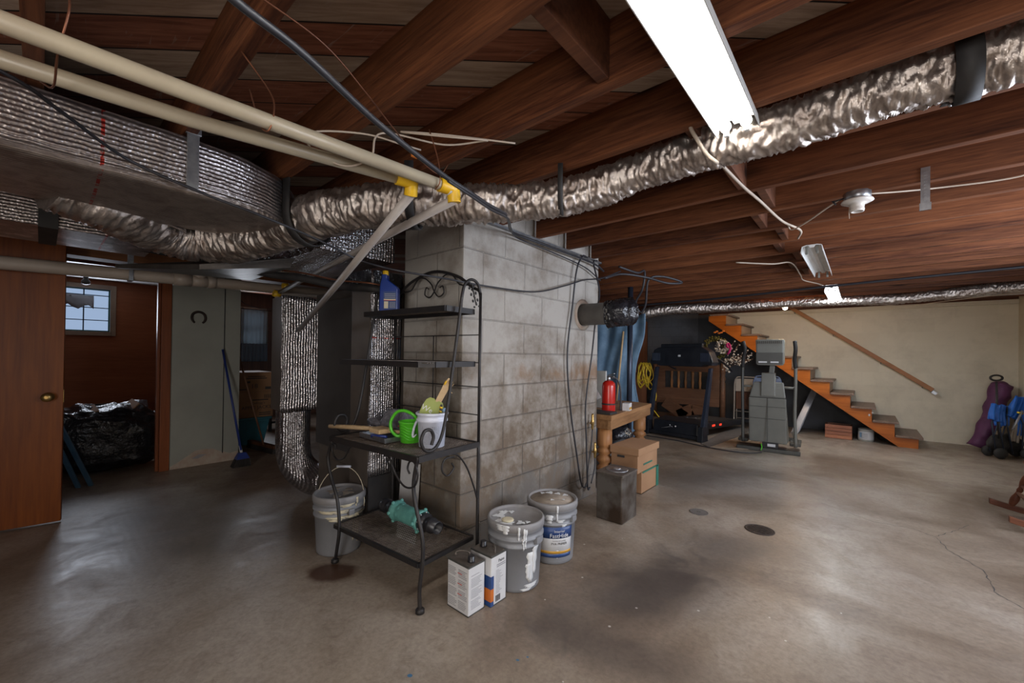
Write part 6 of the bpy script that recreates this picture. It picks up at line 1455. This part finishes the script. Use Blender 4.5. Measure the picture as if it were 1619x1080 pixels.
for s_ in (-1, 1): MB().tube([(-.10, s_*.25, .44), (-.10, s_*.26, .64)], .013, 8).tube([(-.13, s_*.26, .65), (.28, s_*.25, .66)], .02, 8).build('armrest', 'rocker_wood', t)

# ------------------------------------------------------------------ details belong to the part they sit on
NEST = {'oil_bottle': {'label_panel': ['label_print', 'label_stripe', 'small_print']}, 'paint_bucket': {'label_panel': ['blue_panel', 'gold_band', 'blue_band', 'lettering'], 'lid': ['paint_spill', 'dust', 'paint_disc', 'dried_paint'], 'wire_handle': ['grip'], 'bucket_body': ['handle_ear', 'paint_drip']},
        'solvent_can': {'can_body': ['fine_print', 'red_print', 'side_print', 'blue_corner', 'blue_base', 'orange_corner', 'lettering', 'bar_code'], 'top_plate': ['cap', 'handle']},
        'treadmill': {'console': ['book_rest', 'cup_holder_face', 'badge'], 'side_rail': ['red_logo'], 'motor_hood': ['power_cord', 'plug']},
        'elliptical_trainer': {'console': ['console_recess', 'clips', 'vents'], 'lower_shroud': ['seam_lines'], 'handle_pole': ['grip'], 'motor_box': ['badge', 'green_wire'], 'pedal_arm': ['pedal']},
        'carton': {'carton_body': ['lettering', 'print_block']}, 'storage_box': {'box_body': ['green_print', 'hand_hole', 'green_edging', 'lid']},
        'metal_tin': {'lid': ['lid_ring', 'filler_cap']}, 'pipe_filter': {'valve_body': ['flange_lugs'], 'right_coupling': ['bolts']}, 'paint_pail': {'label_panel': ['fine_print', 'blue_patch']},
        'plastic_pail': {'pail_body': ['fine_print', 'handle_boss']}, 'handrail': {'rail': ['bracket', 'end_bracket']}, 'plastic_pipe': {'elbow': ['white_band']}, 'fluorescent_fixture': {'housing': ['socket']},
        'folding_wagon': {'pull_pole': ['handle_loop'], 'folded_frame': ['yellow_grip', 'grey_tube']}, 'staircase': {'stringer': ['paint_specks']}, 'furnace': {'base_cabinet': ['access_door']}}
def base(n): return n.rsplit('.', 1)[0] if n.rsplit('.', 1)[-1].isdigit() else n
for r in [o for o in COL.objects if o.parent is None and base(o.name) in NEST]:
    ch = list(r.children)
    for host, subs in NEST[base(r.name)].items():
        hs = [c for c in ch if base(c.name) == host]
        if not hs: continue
        for c in ch:
            if base(c.name) in subs:
                def cx(o): return sum((v.co for v in o.data.vertices), Vector())/max(1, len(o.data.vertices))
                h = min(hs, key=lambda q: (cx(q)-cx(c)).length) if len(hs) > 1 else hs[0]
                c.parent = h
